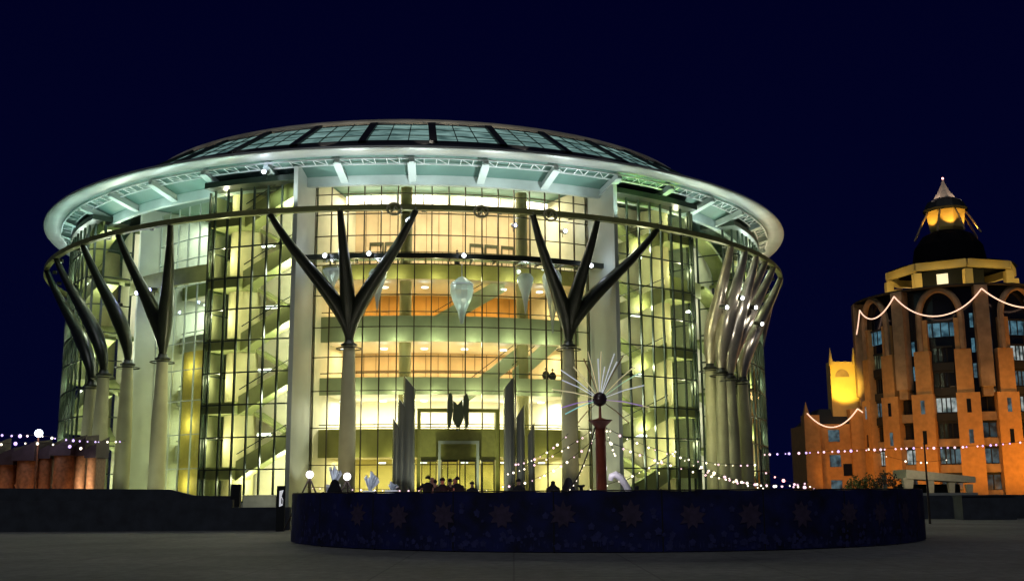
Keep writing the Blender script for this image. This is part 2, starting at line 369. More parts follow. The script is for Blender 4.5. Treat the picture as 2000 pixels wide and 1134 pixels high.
def stair_tower(t0, t1, low_left, rounded, z_top=26.9, lamps=True, gl='glass_green', tint=(1, .95, .68), power=2.3, seg='front'):
    RG = 36.3; z_top = 26.0; dt = 1 / RG * 57.3
    path = arc(RG, t0, t1, 1.32)
    def corner(t, sgn):                    # rounded glass corner turning in to the recess
        pts = []
        for k in range(1, 3):
            f = k / 2 * math.pi / 2; pts.append(P(RG - 1.1 + 1.1 * math.cos(f), t + sgn * 1.1 * math.sin(f) * dt, 0))
        pts.append(P(32.6, t + sgn * 1.1 * dt, 0)); return pts
    if rounded == 'left': path = corner(t0 + 1.1 * dt, -1)[::-1] + [p for p in arc(RG, t0 + 1.1 * dt, t1, 1.32)]
    if rounded == 'right': path = [p for p in arc(RG, t0, t1 - 1.1 * dt, 1.32)] + corner(t1 - 1.1 * dt, 1)
    curtain(path, 1.15, z_top, [1.3, 3.75, 6.2, 8.7, 11.2, 13.7, 16.2, 18.7, 21.2, 23.7], gl, 'mullion')
    m = MB(); m.sector(31.1, 31.4, 0, z_top + .4, t0, t1); H(m, 'back_wall', 'tower_wall')
    m = MB(); m.sector(31.4, 36.0, 0.9, 1.2, t0 + .5, t1 - .3); H(m, 'floor', 'floor_stone')
    w = t1 - t0; la, lb = (t0 + .6, t0 + .40 * w) if low_left else (t1 - .36 * w, t1 - .6)
    fa, fb = (lb, t1 - .4) if low_left else (t0 + .4, la)
    # round core behind the landings
    m = MB(); mid = (la + lb) / 2; c = P(33.0, mid, 0); m.lathe((c.x, c.y, 0), [(1.25, .9), (1.25, z_top + .3)], 24)
    H(m, 'stair_core', 'tower_core')
    for k in range(5):
        z = 3.0 + 5 * k
        m = MB(); m.sector(33.2, 35.9, z - .35, z + .55, la, lb, 8); H(m, 'landing', 'stair_side')
        if z + 2.5 < 26:
            m = MB()
            if low_left: m.sector(35.2, 35.4, z - .45, z + 1.0, fa, fb, 8, z + 2.05, z + 3.4); m.sector(33.6, 35.2, z - .3, z, fa, fb, 8, z + 2.2, z + 2.5)
            else: m.sector(35.2, 35.4, z - 2.95, z - 1.5, fa, fb, 8, z - .45, z + .9); m.sector(33.6, 35.2, z - 2.8, z - 2.5, fa, fb, 8, z - .3, z)
            fl = H(m, 'stair_flight', 'stair_side')
            h = MB()
            zz = (z + 1.55, z + 3.95) if low_left else (z - .95, z + 1.45)
            h.tube([P(35.3, fa + (fb - fa) * i / 6, zz[0] + (zz[1] - zz[0]) * i / 6) for i in range(7)], .04, 6)
            h.build('handrail', 'mullion', fl)
            m = MB()
            ua, ub = (z + 2.5, z + 5) if low_left else (z, z + 2.5)
            if low_left: m.sector(31.6, 33.1, ub - .3, ub, fa, fb, 8, ua - .3, ua)
            else: m.sector(31.6, 33.1, ub - .3, ub, fa, fb, 8, ua - .3, ua)
            H(m, 'stair_flight', 'stair_side')
        if lamps:
            lamp('POINT', P(34.7, (t0 + 1.3) if low_left else (t1 - 1.3), z + 2.4), 60 * power, tint, .12)  # added fill light that brightens the dark glass corner, no fitting
            lamp('POINT', P(36.08, (la + lb) / 2, z + 1.9), 34 * power, tint, .08); lamp('POINT', P(36.08, (la + lb) / 2, z - 1.6), 26 * power, tint, .08)  # added fill lights for the landing fronts, no fittings
            for tt, dz in (((la + lb) / 2, 2.9), ((fa + fb) / 2, 4.0)):
                if z + dz > 25.6: continue
                lamp('POINT', P(35.85, tt, z + dz - .4), 115 * power, tint, .14)
            lamp('POINT', P(34.3, fb - 1.5 if low_left else fa + 1.5, z + 1.0), 230 * power, (.97, 1, .88), .25)
            if z < 22:
                t_ = (fa + fb) / 2 + random.uniform(-.6, .6); b = MB(); b.tube([P(35.0, t_ - .9, z + 3.0), P(35.0, t_ + .9, z + 3.0)], .13, 8); H(b, 'tube_lamp', 'lamp_tube')
    lamp('POINT', P(34.6, (t0 + t1) / 2, 2.6), 220 * power, tint, .25)
    m = MB(); m.sector(33, 36.42, z_top - .1, z_top + .35, t0, t1); H(m, 'tower_header', 'mullion')
stair_tower(LT[0], LT[1], True, 'left')
stair_tower(RT[0], RT[1], False, 'right')
stair_tower(LS[0], LS[1] - 3.0, True, 'right', power=2.4, tint=(.92, 1, .75))
stair_tower(RS[0] + 1.5, RS[1], False, 'left', power=2.0, tint=(.9, 1, .75))
# fin walls between towers and recesses
for t in (LT[1], RT[0], LT[0] + .9, RT[1] - .9, LS[1] - 1.2, RS[0] + .1):
    big = t in (LT[1], RT[0])
    m = MB(); hw = .35; dth = hw / 35 * 57.3 / 2
    m.hexa([P(22.5, t - dth, 0), P(22.5, t + dth, 0), P(36.5 if big else 32.4, t + dth, 0), P(36.5 if big else 32.4, t - dth, 0)],
           [P(22.5, t - dth, 27.3), P(22.5, t + dth, 27.3), P(36.5 if big else 32.4, t + dth, 27.3 if not big else 26.95), P(36.5 if big else 32.4, t - dth, 27.3 if not big else 26.95)])
    H(m, 'pillar', 'pillar_paint')

# ---- the centre bay
A0, A1 = LT[1] + .3, RT[0] - .3
for t, mm in ((LT[1] + .36, 1), (RT[0] - .36, -1)):
    m = MB(); m.sector(23.0, 32.4, .1, 27.2, t, t + mm * .18, 2); H(m, 'side_wall', 'tower_wall')
curtain(arc(32.6, A0, A1, 1.38), 0, 27.35, [1.3, 4.1, 7.0, 9.9, 12.6, 15.0, 17.6, 20.1, 22.5, 24.3, 26.0], 'glass_clear', 'mullion_brown', .085, .16)
levels = [(4.3, 6.55, 'fascia_green'), (9.3, 10.7, 'fascia_pale'), (13.6, 15.7, 'fascia_pale'), (18.75, 20.0, 'fascia_green')]
walls = [(0, 4.4, 'yellow_wall'), (4.4, 9.4, 'cream_wall'), (9.4, 13.7, 'peach_wall'), (13.7, 18.8, 'wood_wall'), (18.8, 27.3, 'peach_wall')]
def bay(A0, A1, rg, levels, walls, lights, rb=22.0, rf=28.0):
    for z0, z1, mm in walls:
        m = MB(); m.sector(rb - .3, rb, z0, z1, A0 - 3, A1 + 3); H(m, 'back_wall', mm)
    for z0, z1, mm in levels:
        m = MB(); m.sector(rb + .02, rf - .1, z0 + .08, z0 + .5, A0 - 1.5, A1 + 1.5); fl = H(m, 'floor', 'ceiling_cream')
        m = MB(); m.sector(rf - .08, rf + .12, z0, z1, A0 - 1.2, A1 + 1.2); m.build('balustrade', mm, fl)
        m = MB(); m.sweep([(rf + .02, z1 + .32), (rf + .06, z1 + .36), (rf + .02, z1 + .40), (rf - .02, z1 + .36), (rf + .02, z1 + .32)], A0 - 1, A1 + 1, 24); m.build('handrail', 'mullion', fl)
    for z, e, col in lights:
        nn = max(1, round((A1 - A0) / 10))
        for i in range(nn):
            t = A0 + (A1 - A0) * (i + .5) / nn
            lamp('AREA', P((rb + rf) / 2, t, z), e, col, 3.4, P((rb + rf) / 2, t, 0), sy=1.5)
    m = MB(); m.sector(rb, rg, -.05, .1, A0, A1); H(m, 'floor', 'floor_stone')
    for z0, z1, mm in levels:
        for i in range(int((A1 - A0) / 6.5)):
            t = A0 + 3 + 6.5 * i; c = P(rf - 1.6, t, 0); b = MB(); b.lathe((c.x, c.y, z0 - .02), [(.05, 0), (.28, 0), (.30, .09)], 14); H(b, 'ceiling_lamp', 'lamp_tube')
    for z0, z1, mm in walls[2:]:
        m = MB(); nb = int((A1 - A0) / 2.6)
        for i in range(nb + 1):
            t = A0 + (A1 - A0) * i / nb; m.sector(rb + .01, rb + .06, z0 + .6, z1 - .1, t - .05, t + .05, 1)
        m.sector(rb + .01, rb + .05, z0 + 2.6, z0 + 2.75, A0, A1); H(m, 'wall_batten', 'batten')
bay(A0, A1, 32.6, levels, walls, [(4.2, 420, (1, .90, .45)), (9.1, 900, (1, .94, .72)), (13.4, 380, (1, .74, .40)), (18.5, 330, (1, .72, .36)), (26.9, 620, (1, .88, .66))], 23.0, 31.0)
for t in range(6):
    tt = A0 + (A1 - A0) * (t + .5) / 6
    t2 = A0 + 6 + (A1 - A0 - 12) * t / 5; lamp('POINT', P(27.5, t2, 25.3), 200, (1, .90, .70), .2); lamp('POINT', P(25.5, tt, 8.0), 90, (1, .95, .75), .2)
    for z, e, c in ((3.9, 70, (1, .95, .5)), (9.1, 100, (1, 1, .62)), (13.3, 110, (.95, 1, .65)), (18.6, 80, (1, .95, .55))): lamp('POINT', P(32.0, t2, z), e, c, .15)  # added fill lights between glass and balustrades to brighten the fascias
for t in (-2.8, 16.5):
    m = MB(); c = P(29.5, t, 0); m.lathe((c.x, c.y, 0), [(.5, 0), (.5, 27.3)], 20); H(m, 'column', 'column_olive')
for i in range(8):
    a_ = A0 + 1.2 + (A1 - A0 - 2.4) * i / 8; m = MB(); m.sector(27.0, 27.15, 26.15, 26.95, a_ + .12, a_ + (A1 - A0 - 2.4) / 8 - .12, 3); H(m, 'cove_light', 'cove_glow')
# doors, door frames and rails on the upper storey
for t in (-10.5, -7.0, 12, 15.5, 19.5):
    m = MB(); m.sector(23.02, 23.1, 19.5, 23.4, t - 1.6, t - 1.3, 2); m.sector(23.02, 23.1, 19.5, 23.4, t + 1.3, t + 1.6, 2); m.sector(23.02, 23.1, 23.4, 23.7, t - 1.6, t + 1.6, 2); H(m, 'door_frame', 'door_frame')
for (xa, za, xb, zb, rr) in ((845, 14.9, 985, 18.6, 29.4), (1000, 10.6, 1100, 14.6, 29.6), (905, 9.0, 1010, 12.6, 29.2)):
    ta = cyl(xa, 650, rr)[0]; tb = cyl(xb, 650, rr)[0]
    m = MB(); m.sector(rr, rr + .15, za - .45, za + .95, ta, tb, 8, zb - .45, zb + .95); m.sector(rr - 1.4, rr, za - .3, za, ta, tb, 8, zb - .3, zb)
    fl = H(m, 'stair_flight', 'fascia_pale'); h = MB(); h.tube([P(rr, ta, za + 1.35), P(rr, tb, zb + 1.35)], .035, 6); h.build('handrail', 'mullion', fl)
m = MB()
for i in range(34):
    t = A0 + (A1 - A0) * i / 33; m.bar(P(31.0, t, 20.0), P(31.0, t, 21.0), .04, .04)
m.sweep([(30.97, 21.0), (31.03, 21.0), (31.03, 21.06), (30.97, 21.06), (30.97, 21.0)], A0, A1, 30, smooth=False)
H(m, 'railing', 'mullion_brown')
# the left and right recessed bays
B0, B1 = LS[1] - .9, LT[0] + .6
curtain(arc(30.4, B0, B1, 1.5), 0, 27.35, [1.3, 4.1, 7.0, 9.9, 12.6, 15.0, 17.6, 20.1, 22.5, 24.3], 'glass_green', 'teal_beam', .09, .14)
lv = [(4.4, 5.9, 'white_wall'), (9.4, 10.9, 'white_wall'), (14.2, 15.7, 'white_wall'), (19.2, 20.4, 'stair_side')]
wl = [(0, 9.45, 'tower_wall'), (9.45, 14.2, 'tower_wall'), (14.2, 27.3, 'white_wall')]
bay(B0, B1, 30.4, lv, wl, [(4.3, 680, (.95, 1, .6)), (9.2, 680, (.95, 1, .62)), (14.0, 680, (.95, 1, .7)), (19.0, 680, (.9, 1, .85)), (26.9, 850, (.92, 1, .92))])
E0, E1 = RT[1] - .5, RS[0] + .2
curtain(arc(30.4, E0, E1, 1.5), 0, 27.35, [1.3, 4.1, 7.0, 9.9, 12.6, 15.0, 17.6, 20.1, 22.5, 24.3], 'glass_green', 'mullion', .09, .14)
bay(E0, E1, 30.4, lv, wl, [(9.2, 120, (.9, 1, .6)), (19.0, 110, (1, .9, .6)), (26.9, 200, (.9, 1, .9))])
# yellow lit wall beside the left stair tower
y0_, y1_ = cyl(349, 800, 29.4)[0], cyl(392, 800, 29.4)[0]
m = MB(); m.sector(28.9, 29.2, .1, 14.0, y0_, min(y1_, B1)); H(m, 'yellow_panel', 'panel_yellow')
for z_ in (2.5, 7.5, 12.5): lamp('POINT', P(30.0, (y0_ + y1_) / 2 - .4, z_), 70, (1, .9, .4), .2)

# mid height glass canopies in the recesses, with their dark edge
for a, b, k_ in ((A0, A1, 2.2), (B0, B1, 0), (E0, E1, 0)):
    m = MB(); m.sector(30.5 + k_, 32.9 + k_ * .8, 19.92, 20.0, a, b); cn = H(m, 'glass_canopy', 'glass_canopy')
    m = MB(); m.sector(32.9 + k_ * .8, 33.15 + k_ * .8, 19.7 if k_ else 19.1, 20.1 if k_ else 20.5, a, b)
    for i in range(int((b - a) / 3.2) + 1): m.bar(P(30.5 + k_, a + 3.2 * i, 19.8), P(32.95 + k_ * .8, a + 3.2 * i, 19.82), .10, .16)
    m.build('canopy_edge', 'dark_steel' if k_ else 'ring_steel', cn)
# glass and fabric pendants hanging below the canopy
def lantern(x, y0, y1, rr, w):
    t, zt = cyl(x, y0, rr); _, zb = cyl(x, y1, rr); c = P(rr, t, 0); zt, zb = lift(zt), lift(zb)
    m = MB(); h = zt - zb
    m.lathe((c.x, c.y, zb), [(.12, 0), (w * .35, h * .25), (w * .8, h * .5), (w, h * .68), (w * .95, h * .85), (w * .3, h * .98), (.05, h)], 12, smooth=False)
    o = H(m, 'pendant_lantern', 'glass_lantern'); q = MB(); q.tube([(c.x, c.y, zt), (c.x, c.y, 20.0)], .05, 6)
    q.lathe((c.x, c.y, zt - h * .2), [(w * 1.0, 0), (w * 1.05, .06), (w * .97, .12)], 12); q.build('hanger', 'white_steel', o)
    lamp('POINT', (c.x, c.y, zb + h * .6), 35, (.9, 1, .95), .25)
glassmat('glass_lantern', (.75, .85, .78), .12, .1, .45, (.8, .86, .8))
lantern(902, 540, 632, 33.6, .95)
def funnel(x, y0, y1, rr, w, lean):
    t, zt = cyl(x, y0, rr); _, zb = cyl(x, y1, rr); c = P(rr, t, 0); zt, zb = lift(zt), lift(zb)
    m = MB(); m.lathe((c.x, c.y, zb), [(.06, 0), (.14, (zt - zb) * .2), (w * .45, (zt - zb) * .5), (w * .85, (zt - zb) * .78), (w * .9, (zt - zb) * .9), (w * .6, zt - zb)], 16, a0=0, a1=360)
    H(m, 'fabric_funnel', 'glass_lantern'); lamp('POINT', (c.x, c.y, zt + .5), 40, (.92, .98, 1), .2)
funnel(738, 525, 605, 33.4, .8, 0); funnel(1026, 535, 612, 33.4, .75, 0); funnel(1078, 528, 650, 33.5, .9, 0); funnel(650, 522, 570, 33.6, .9, 0)

# spotlights and flood lamps, with added fill spots for the pipes and facade
def spotlight(x, y, rr, mm='lamp_white', e=90, col=(.75, .82, 1), up=True):
    t, z = cyl(x, y, rr); p = P(rr, t, z)
    b = MB(); q = P(rr + .35, t, z - .05); b.tube([P(rr - .3, t, z + .1), q], [.16, .26], 10); b.bar(P(rr - .1, t, z - .5), P(rr - .1, t, z), .06, .06)
    o = H(b, 'spotlight', 'dark_steel'); l = MB(); l.ball(P(rr + .40, t, z - .05), .155, 10); l.build('lens', mm, o)
    lamp('POINT', P(rr + .8, t, z + .1), e, col, .15)
for x, y in ((637, 500), (722, 496), (905, 500), (1150, 519)): spotlight(x, y, 34.9, e=60)
spotlight(520, 337, 37.2, 'lamp_white', 60); spotlight(797, 432, 37.5, 'lamp_white', 30); spotlight(1003, 441, 31.5, 'lamp_blue', 60); spotlight(1100, 452, 31.0, 'lamp_white', 40)
for x, y in ((232, 596), (275, 572), (300, 566)): spotlight(x, y, 33.6, 'lamp_blue', 110, (.5, .55, 1))
for x, y in ((1412, 600), (1442, 582), (1468, 600), (1480, 632)): spotlight(x, y, 37.9, 'lamp_white', 60, (1, .95, .85))
for t in range(-90, 91, 9):
    warm = t > 55
    col = (1, .82, .5) if warm else (.78, 1, .93)
    b = MB(); b.rbox(P(37.6, t, 0), .35, .35, RZ + .35, RZ + .65, 0); fl = H(b, 'flood_lamp', 'dark_steel')
    lamp('SPOT', P(37.5, t, RZ + .75), 850 if abs(t) < 25 else 430, (.62, 1, .86) if -75 < t < -26 else (.9, 1, 1) if abs(t) < 27 else col, .18, P(36.7, t, 28), 150, blend=.8)

for t_, e_ in ((29, 900), (35, 1000)): lamp('SPOT', P(38.3, t_, RZ + .5), e_, (.55, 1, .18), .12, P(35.6, t_ - 1, 27), 62)
for x_ in (787, 1015): lamp('SPOT', P(35.4, cyl(895, 900, 35.4)[0], .4), 1300, (1, 1, .92), .2, P(34.6, cyl(x_, 850, 34.6)[0], 6), 60)  # added spots standing in for the doorway's glow on the pipes
for x_ in (760, 1060): lamp('SPOT', P(38.2, cyl(x_, 410, 38.2)[0], RZ - .5), 1500, (.95, .98, 1), .2, P(34.6, cyl(x_, 800, 34.6)[0], 5), 45)  # added beams from the ring that give the pipes their highlights
for t in (-20, -4, 14, 28): lamp('SPOT', P(58, t, .4), 1500, (1, .93, .72), .3, P(36, t, 15), 60)  # added ground spots, no fittings, that brighten facade and ring beam
for t in (-70, -60, -50, -40, -30, 44, 54, 64, 74): lamp('POINT', P(35.4, t, 24.6), 170, (.8, 1, .92), .15)
# lamps on the inner faces of the fins
for t, s in ((LT[1], 1), (RT[0], -1)):
    lamp('SPOT', P(35, t + s * 6, 8), 1300, (.9, .95, 1), .2, P(34.5, t, 20), 60)
    lamp('SPOT', P(35.5, t + s * 5, .6), 500, (1, .95, .7), .2, P(34.5, t, 9), 70)

# ---- tree columns
def bez(a, b, c, d, n=12):
    return [a * (1 - t) ** 3 + b * 3 * t * (1 - t) ** 2 + c * 3 * t * t * (1 - t) + d * t ** 3 for t in [i / n for i in range(n + 1)]]
def tree(th, rt, zj, tops, r0=.68, fat=.84, shaft='shaft_paint', br='dark_steel'):
    b = MB(); c = P(rt, th, 0); zl = zj; zj = lift(zl)
    b.lathe((c.x, c.y, 0), [(r0 * 1.08, 0), (r0, 1.5), (r0 * .92, zj * .6), (r0 * .66, zj - .3), (.36, zj)], 20)
    o = H(b, 'tree_column', shaft)
    k = MB(); k.lathe((c.x, c.y, zj - .35), [(.3, 0), (.62, .06), (.66, .18), (.40, .32), (.36, .55)], 16); k.lathe((c.x, c.y, zj - .55), [(1.0, 0), (1.05, .05), (1.0, .1)], 16); k.build('collar', 'dark_steel', o)
    for tt in tops:
        j = P(rt, th, zl); e = P(RR, tt, RZ - .15); up = Vector((0, 0, 1))
        rad = P(rt + 1, th, 0) - P(rt, th, 0)
        side = (e - j); side.z = 0
        p1 = j + up * 3.4 + side * .02; p2 = j + (e - j) * .60 - rad * .2 + up * (-.4)
        pts = bez(j, p1, p2, e, 14); nn = len(pts)
        rd = [.30 + .44 * math.sin(min(1, (i / (nn - 1)) * 2.6) * math.pi / 2) if i / (nn - 1) < .38 else .74 - .46 * ((i / (nn - 1) - .38) / .62) for i in range(nn)]
        q = MB(); q.tube(pts, [x * fat for x in rd], 10, flat=1.0); q.build('branch', br, o)
        q = MB(); q.ball(e + up * .1, .24, 8); q.build('bracket', 'rim_metal', o)
tree(cyl(682, 668, 35)[0], 35, 13.0, (-17.9, -9.5, -0.9))
tree(cyl(1110, 672, 35)[0], 35, 13.2, (12.7, 21.0, 29.9))
tree(cyl(318, 692, 35)[0], 35, 12.7, (-41.0, -31.6))
tree(cyl(250, 702, 35)[0], 35, 12.6, (-49.5,))
tree(cyl(203, 722, 37.0)[0], 37.0, 11.6, (-60.0,))
tree(cyl(180, 738, 37.0)[0], 37.0, 10.8, (-69.0,))
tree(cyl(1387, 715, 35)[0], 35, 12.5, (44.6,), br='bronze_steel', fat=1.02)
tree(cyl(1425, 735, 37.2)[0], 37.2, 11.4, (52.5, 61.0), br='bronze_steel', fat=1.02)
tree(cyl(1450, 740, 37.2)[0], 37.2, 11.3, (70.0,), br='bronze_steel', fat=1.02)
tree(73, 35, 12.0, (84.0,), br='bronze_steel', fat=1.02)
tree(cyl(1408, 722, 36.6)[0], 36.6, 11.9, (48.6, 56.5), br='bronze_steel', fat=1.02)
lamp('SPOT', P(43, 58, .5), 4600, (1, .88, .66), .3, P(36.5, 58, 15), 70)
lamp('SPOT', P(43, -52, .5), 1500, (.9, 1, .85), .3, P(35, -52, 10), 80)
lamp('SPOT', P(41, -9, .5), 700, (1, .85, .5), .3, P(35, -9.3, 8), 60)
lamp('SPOT', P(41, 20, .5), 500, (1, .85, .5), .3, P(35, 20, 8), 60)
lamp('SPOT', P(42, -38, .5), 900, (.9, 1, .7), .3, P(35, -40, 8), 80)

# ---- portal, doors, emblem
ta, tb = -.1, 12.2
m = MB(); rp = 33.4
def pan(m, r, xa, xb, ya, yb, dep=.15):
    t0, z1 = cyl(xa, ya, r); t1, _ = cyl(xb, ya, r); z0 = cyl((xa + xb) / 2, yb, r)[1]; z1 = cyl((xa + xb) / 2, ya, r)[1]
    m.sector(r - dep, r, z0, z1, t0, t1, 6)
pan(m, rp, 815, 975, 797, 804, .5); pan(m, rp - .01, 815, 822, 804.5, 985, .5); pan(m, rp - .01, 968, 975, 804.5, 985, .5)
pan(m, rp - .1, 822.2, 967.8, 837, 898, .2)
po = H(m, 'portal', 'portal_olive')
m = MB(); pan(m, rp + .12, 856, 936, 860, 866, .3); pan(m, rp + .115, 856, 861, 866.2, 985, .28); pan(m, rp + .115, 931, 936, 866.2, 985, .28); m.build('door_surround', 'fascia_pale', po)
for a, b in ((823, 853), (862, 894), (897, 930), (939, 966)):
    m = MB(); pan(m, rp - .05, a, b, 899.5, 985, .02); d = m.build('door', 'glass_clear', po)
    f = MB(); pan(f, rp, a, a + 2, 899, 985, .1); pan(f, rp, b - 2, b, 899, 985, .1); pan(f, rp + .005, a, b, 897, 901, .1); f.build('frame', 'door_frame', d)
# wing shaped emblem over the entrance
def flat(pts, r, thick, mb):
    q = [cyl(x, y, r) for x, y in pts]
    a = [P(r, t, z) for t, z in q]; b = [P(r - thick, t, z) for t, z in q]; n = len(pts)
    mb.add(a + b, [list(range(n)), list(range(n, 2 * n))[::-1]] + [[i, n + i, n + (i + 1) % n, (i + 1) % n] for i in range(n)])
em = MB()
flat([(877, 768), (880, 766), (884, 772), (885, 800), (882, 820), (880, 834), (877, 836), (874, 826), (874, 780)], 34.2, .5, em)
flat([(910, 768), (913, 769), (916, 780), (916, 826), (913, 836), (910, 832), (908, 818), (905, 800), (906, 774)], 34.2, .5, em)
flat([(885.5, 782), (890, 786), (894, 790), (898, 786), (903, 779), (904.5, 800), (906, 816), (900, 830), (895, 834), (890, 830), (884, 818), (886, 800)], 34.1, .35, em)
flat([(891, 826), (894, 834.5), (894, 841), (892, 840)], 34.3, .2, em); flat([(899, 826), (896, 834.5), (896, 841), (898, 840)], 34.3, .2, em)
H(em, 'emblem', 'emblem_green')
# round cast ornaments on the ring beam
for x, y in ((940, 413), (1075, 420), (770, 408)):
    t, z = cyl(x, y, RR + .35); b = MB(); c = P(RR + .36, t, z)
    b.tube([c + (P(1, t + 90, 0) - P(0, 0, 0)) * (.55 * math.cos(a * .5)) + Vector((0, 0, .45 * math.sin(a * .5))) for a in range(13)], .09, 6)
    b.tube([c + (P(1, t + 90, 0) - P(0, 0, 0)) * (.55 * (a / 6 - 1)) + Vector((0, 0, .25 * math.sin(a * 1.1))) for a in range(13)], .06, 6)
    H(b, 'ring_ornament', 'shaft_paint')
# plinth the hall stands on
m = MB(); m.sector(30, 37.6, 0, 1.1, -95, LT[1] - .2, 40); m.sector(30, 37.6, 0, 1.1, RT[0] + .2, 95, 40); m.sector(28, 34, -.1, .09, LT[1], RT[0], 20)
H(m, 'plinth', 'light_concrete')
# backing drum that closes the hall behind the bays
m = MB(); m.sector(20.2, 20.5, 0, 27.3, -180, 180, 90); H(m, 'auditorium_drum', 'tower_wall')

# ================================================================== polished pipes at the entrance
for x, y, w, s, lab in ((800, 733, 23, -1, 'tallest polished steel pipe of the three left of the entrance portal'), (787, 775, 19, -1, 'middle height steel pipe of the three left of the entrance portal'), (776, 815, 17, -1, 'shortest slant cut steel pipe left of the entrance portal'),
                   (994, 735, 22, 1, 'tallest polished steel pipe of the three right of the entrance portal'), (1016, 790, 17, 1, 'middle height steel pipe of the three right of the entrance portal'), (1037, 825, 14, 1, 'shortest slant cut steel pipe right of the entrance portal')):
    r = 34.6; t, z = cyl(x, y, r); z = lift(z); c = P(r, t, 0); rad = w / 2 / F * 87.5; n = 24
    m = MB(); vs = []
    for k in range(n):
        a = 2 * math.pi * k / n; vs += [(c.x + rad * math.cos(a), c.y + rad * math.sin(a), 0), (c.x + rad * math.cos(a), c.y + rad * math.sin(a), z - .5 + .55 * s * math.cos(a))]
    m.add(vs, [[2 * k, 2 * ((k + 1) % n), 2 * ((k + 1) % n) + 1, 2 * k + 1] for k in range(n)], True)
    o = m.build('steel_pipe', 'chrome', base=c); m = MB(); m.add([vs[2 * k + 1] for k in range(n)], [list(range(n))]); m.build('cut_end', 'white_steel', o); tag(o, lab, 'pipe sculpture', 'slant cut steel pipes by the entrance')
for x in (788, 1012): lamp('SPOT', P(38.5, cyl(x, 900, 38)[0], .3), 420, (.85, .88, 1), .15, P(34.6, cyl(x, 900, 34)[0], 6), 50)

# ================================================================== round fenced rink
FC = Vector((3.57, 45.86, 0)); FR = 12.4
fence = thing('banner_fence', FC, 'round dark blue banner fence printed with snowflakes in front of the hall', 'fence')
m = MB(); n = 144; ft = 1.80
def fp(a, r=FR, z=0.0): return Vector((FC.x + r * math.sin(R(a)), FC.y - r * math.cos(R(a)), z))
vs = []
for i in range(n):
    a = 360 * i / n; rr = FR; vs += [fp(a, rr, .03), fp(a, rr, ft + .015 * math.sin(i * 1.7))]
m.add(vs, [[2 * i, 2 * ((i + 1) % n), 2 * ((i + 1) % n) + 1, 2 * i + 1] for i in range(n)], True)
def star(a, z, r1, r2, np_, mi, off):
    m.cur = mi; pts = []
    for k in range(np_ * 2):
        rr = (r1 if k % 2 == 0 else r2) * random.uniform(.9, 1.1); q = math.pi * k / np_; pts.append(fp(a + math.degrees(rr * math.sin(q) / FR), FR + off, z + rr * math.cos(q)))
    c = fp(a, FR + off, z); k = len(pts)
    m.add([c] + pts, [[0, 1 + i, 1 + (i + 1) % k] for i in range(k)]); m.cur = 0
for i in range(-4, 9):
    star(-9.5 + i * 8.8 + random.uniform(-.5, .5), 1.08 + random.uniform(-.04, .04), .42, .26, 9, 1, .012)
for i in range(420):
    a = random.uniform(-85, 88); star(a, random.uniform(.12, 1.45) ** 1.0 if random.random() < .3 else random.uniform(.1, .55), *(lambda s: (s, s * .7))(random.uniform(.04, .13)), 5, 2, .010)
for i in range(24):
    a = i * 15 + 4; m.cur = 3; m.add([fp(a - .1, FR + .006, .03), fp(a + .1, FR + .006, .03), fp(a + .1, FR + .006, ft), fp(a - .1, FR + .006, ft)], [[0, 1, 2, 3]])
for i in range(300):
    a = random.uniform(-88, 88); z = random.uniform(.05, .2); m.cur = 2; m.add([fp(a, FR + .008, z), fp(a + .12, FR + .008, z), fp(a + .1, FR + .008, z + random.uniform(.05, .3)), fp(a + .04, FR + .008, z + .1)], [[0, 1, 2, 3]])
m.build('banner', ['banner_blue', 'banner_star', 'banner_snow', 'dark_cloth'], fence)
for i in range(0, 24):
    b = MB(); p = fp(i * 15 + 4, FR - .1); b.lathe(p, [(.03, 0), (.03, ft + .05), (.001, ft + .06)], 8); b.build('post', 'wire', fence)
m = MB(); m.tube([fp(360 * i / 72, FR - .03, ft + .02) for i in range(73)], .022, 6, cap=False); m.build('top_rail', 'wire', fence)
m = MB(); m.lathe(FC, [(.1, .32), (FR - .3, .32), (FR - .3, 0)], 64); tag(m.build('rink_floor', 'snow_white', base=FC), kind='structure')

# ---- firework sculpture on its post in the middle
q = at(1175, 955, 44.2); SX, SY = q.x, q.y
fw = thing('firework_sculpture', (SX, SY, .32), 'red brown post topped by a ball with spraying coloured rods', 'sculpture')
zt = at(1175, 822, SY).z; zb = at(1172, 779, SY).z
m = MB(); m.lathe((SX, SY, 0), [(.22, .32), (.21, zt - .25)], 20); m.build('post', 'post_red', fw)
m = MB(); m.lathe((SX, SY, zt - .3), [(.21, 0), (.24, .1), (.42, .28), (.5, .34), (.3, .36), (.06, .44), (.05, zb - zt + .1)], 20); m.build('collar', 'post_red', fw)
m = MB(); m.ball((SX, SY, zb), .29, 20); m.build('ball', 'ball_dark', fw)
RODS = [(1078, 760, 'rod_cream'), (1095, 722, 'rod_white'), (1098, 742, 'rod_white'), (1120, 716, 'rod_cream'), (1148, 686, 'rod_cream'), (1168, 700, 'rod_white'), (1174, 686, 'rod_cream'), (1181, 716, 'rod_white'),
        (1205, 706, 'rod_white'), (1218, 693, 'rod_brown'), (1238, 716, 'rod_cream'), (1252, 726, 'rod_mint'), (1258, 752, 'rod_white'), (1268, 795, 'rod_cream'), (1096, 796, 'rod_violet'), (1104, 808, 'rod_teal'),
        (1255, 792, 'rod_violet'), (1128, 826, 'rod_brown'), (1228, 825, 'rod_brown'), (1140, 700, 'rod_brown'), (1200, 690, 'rod_white')]
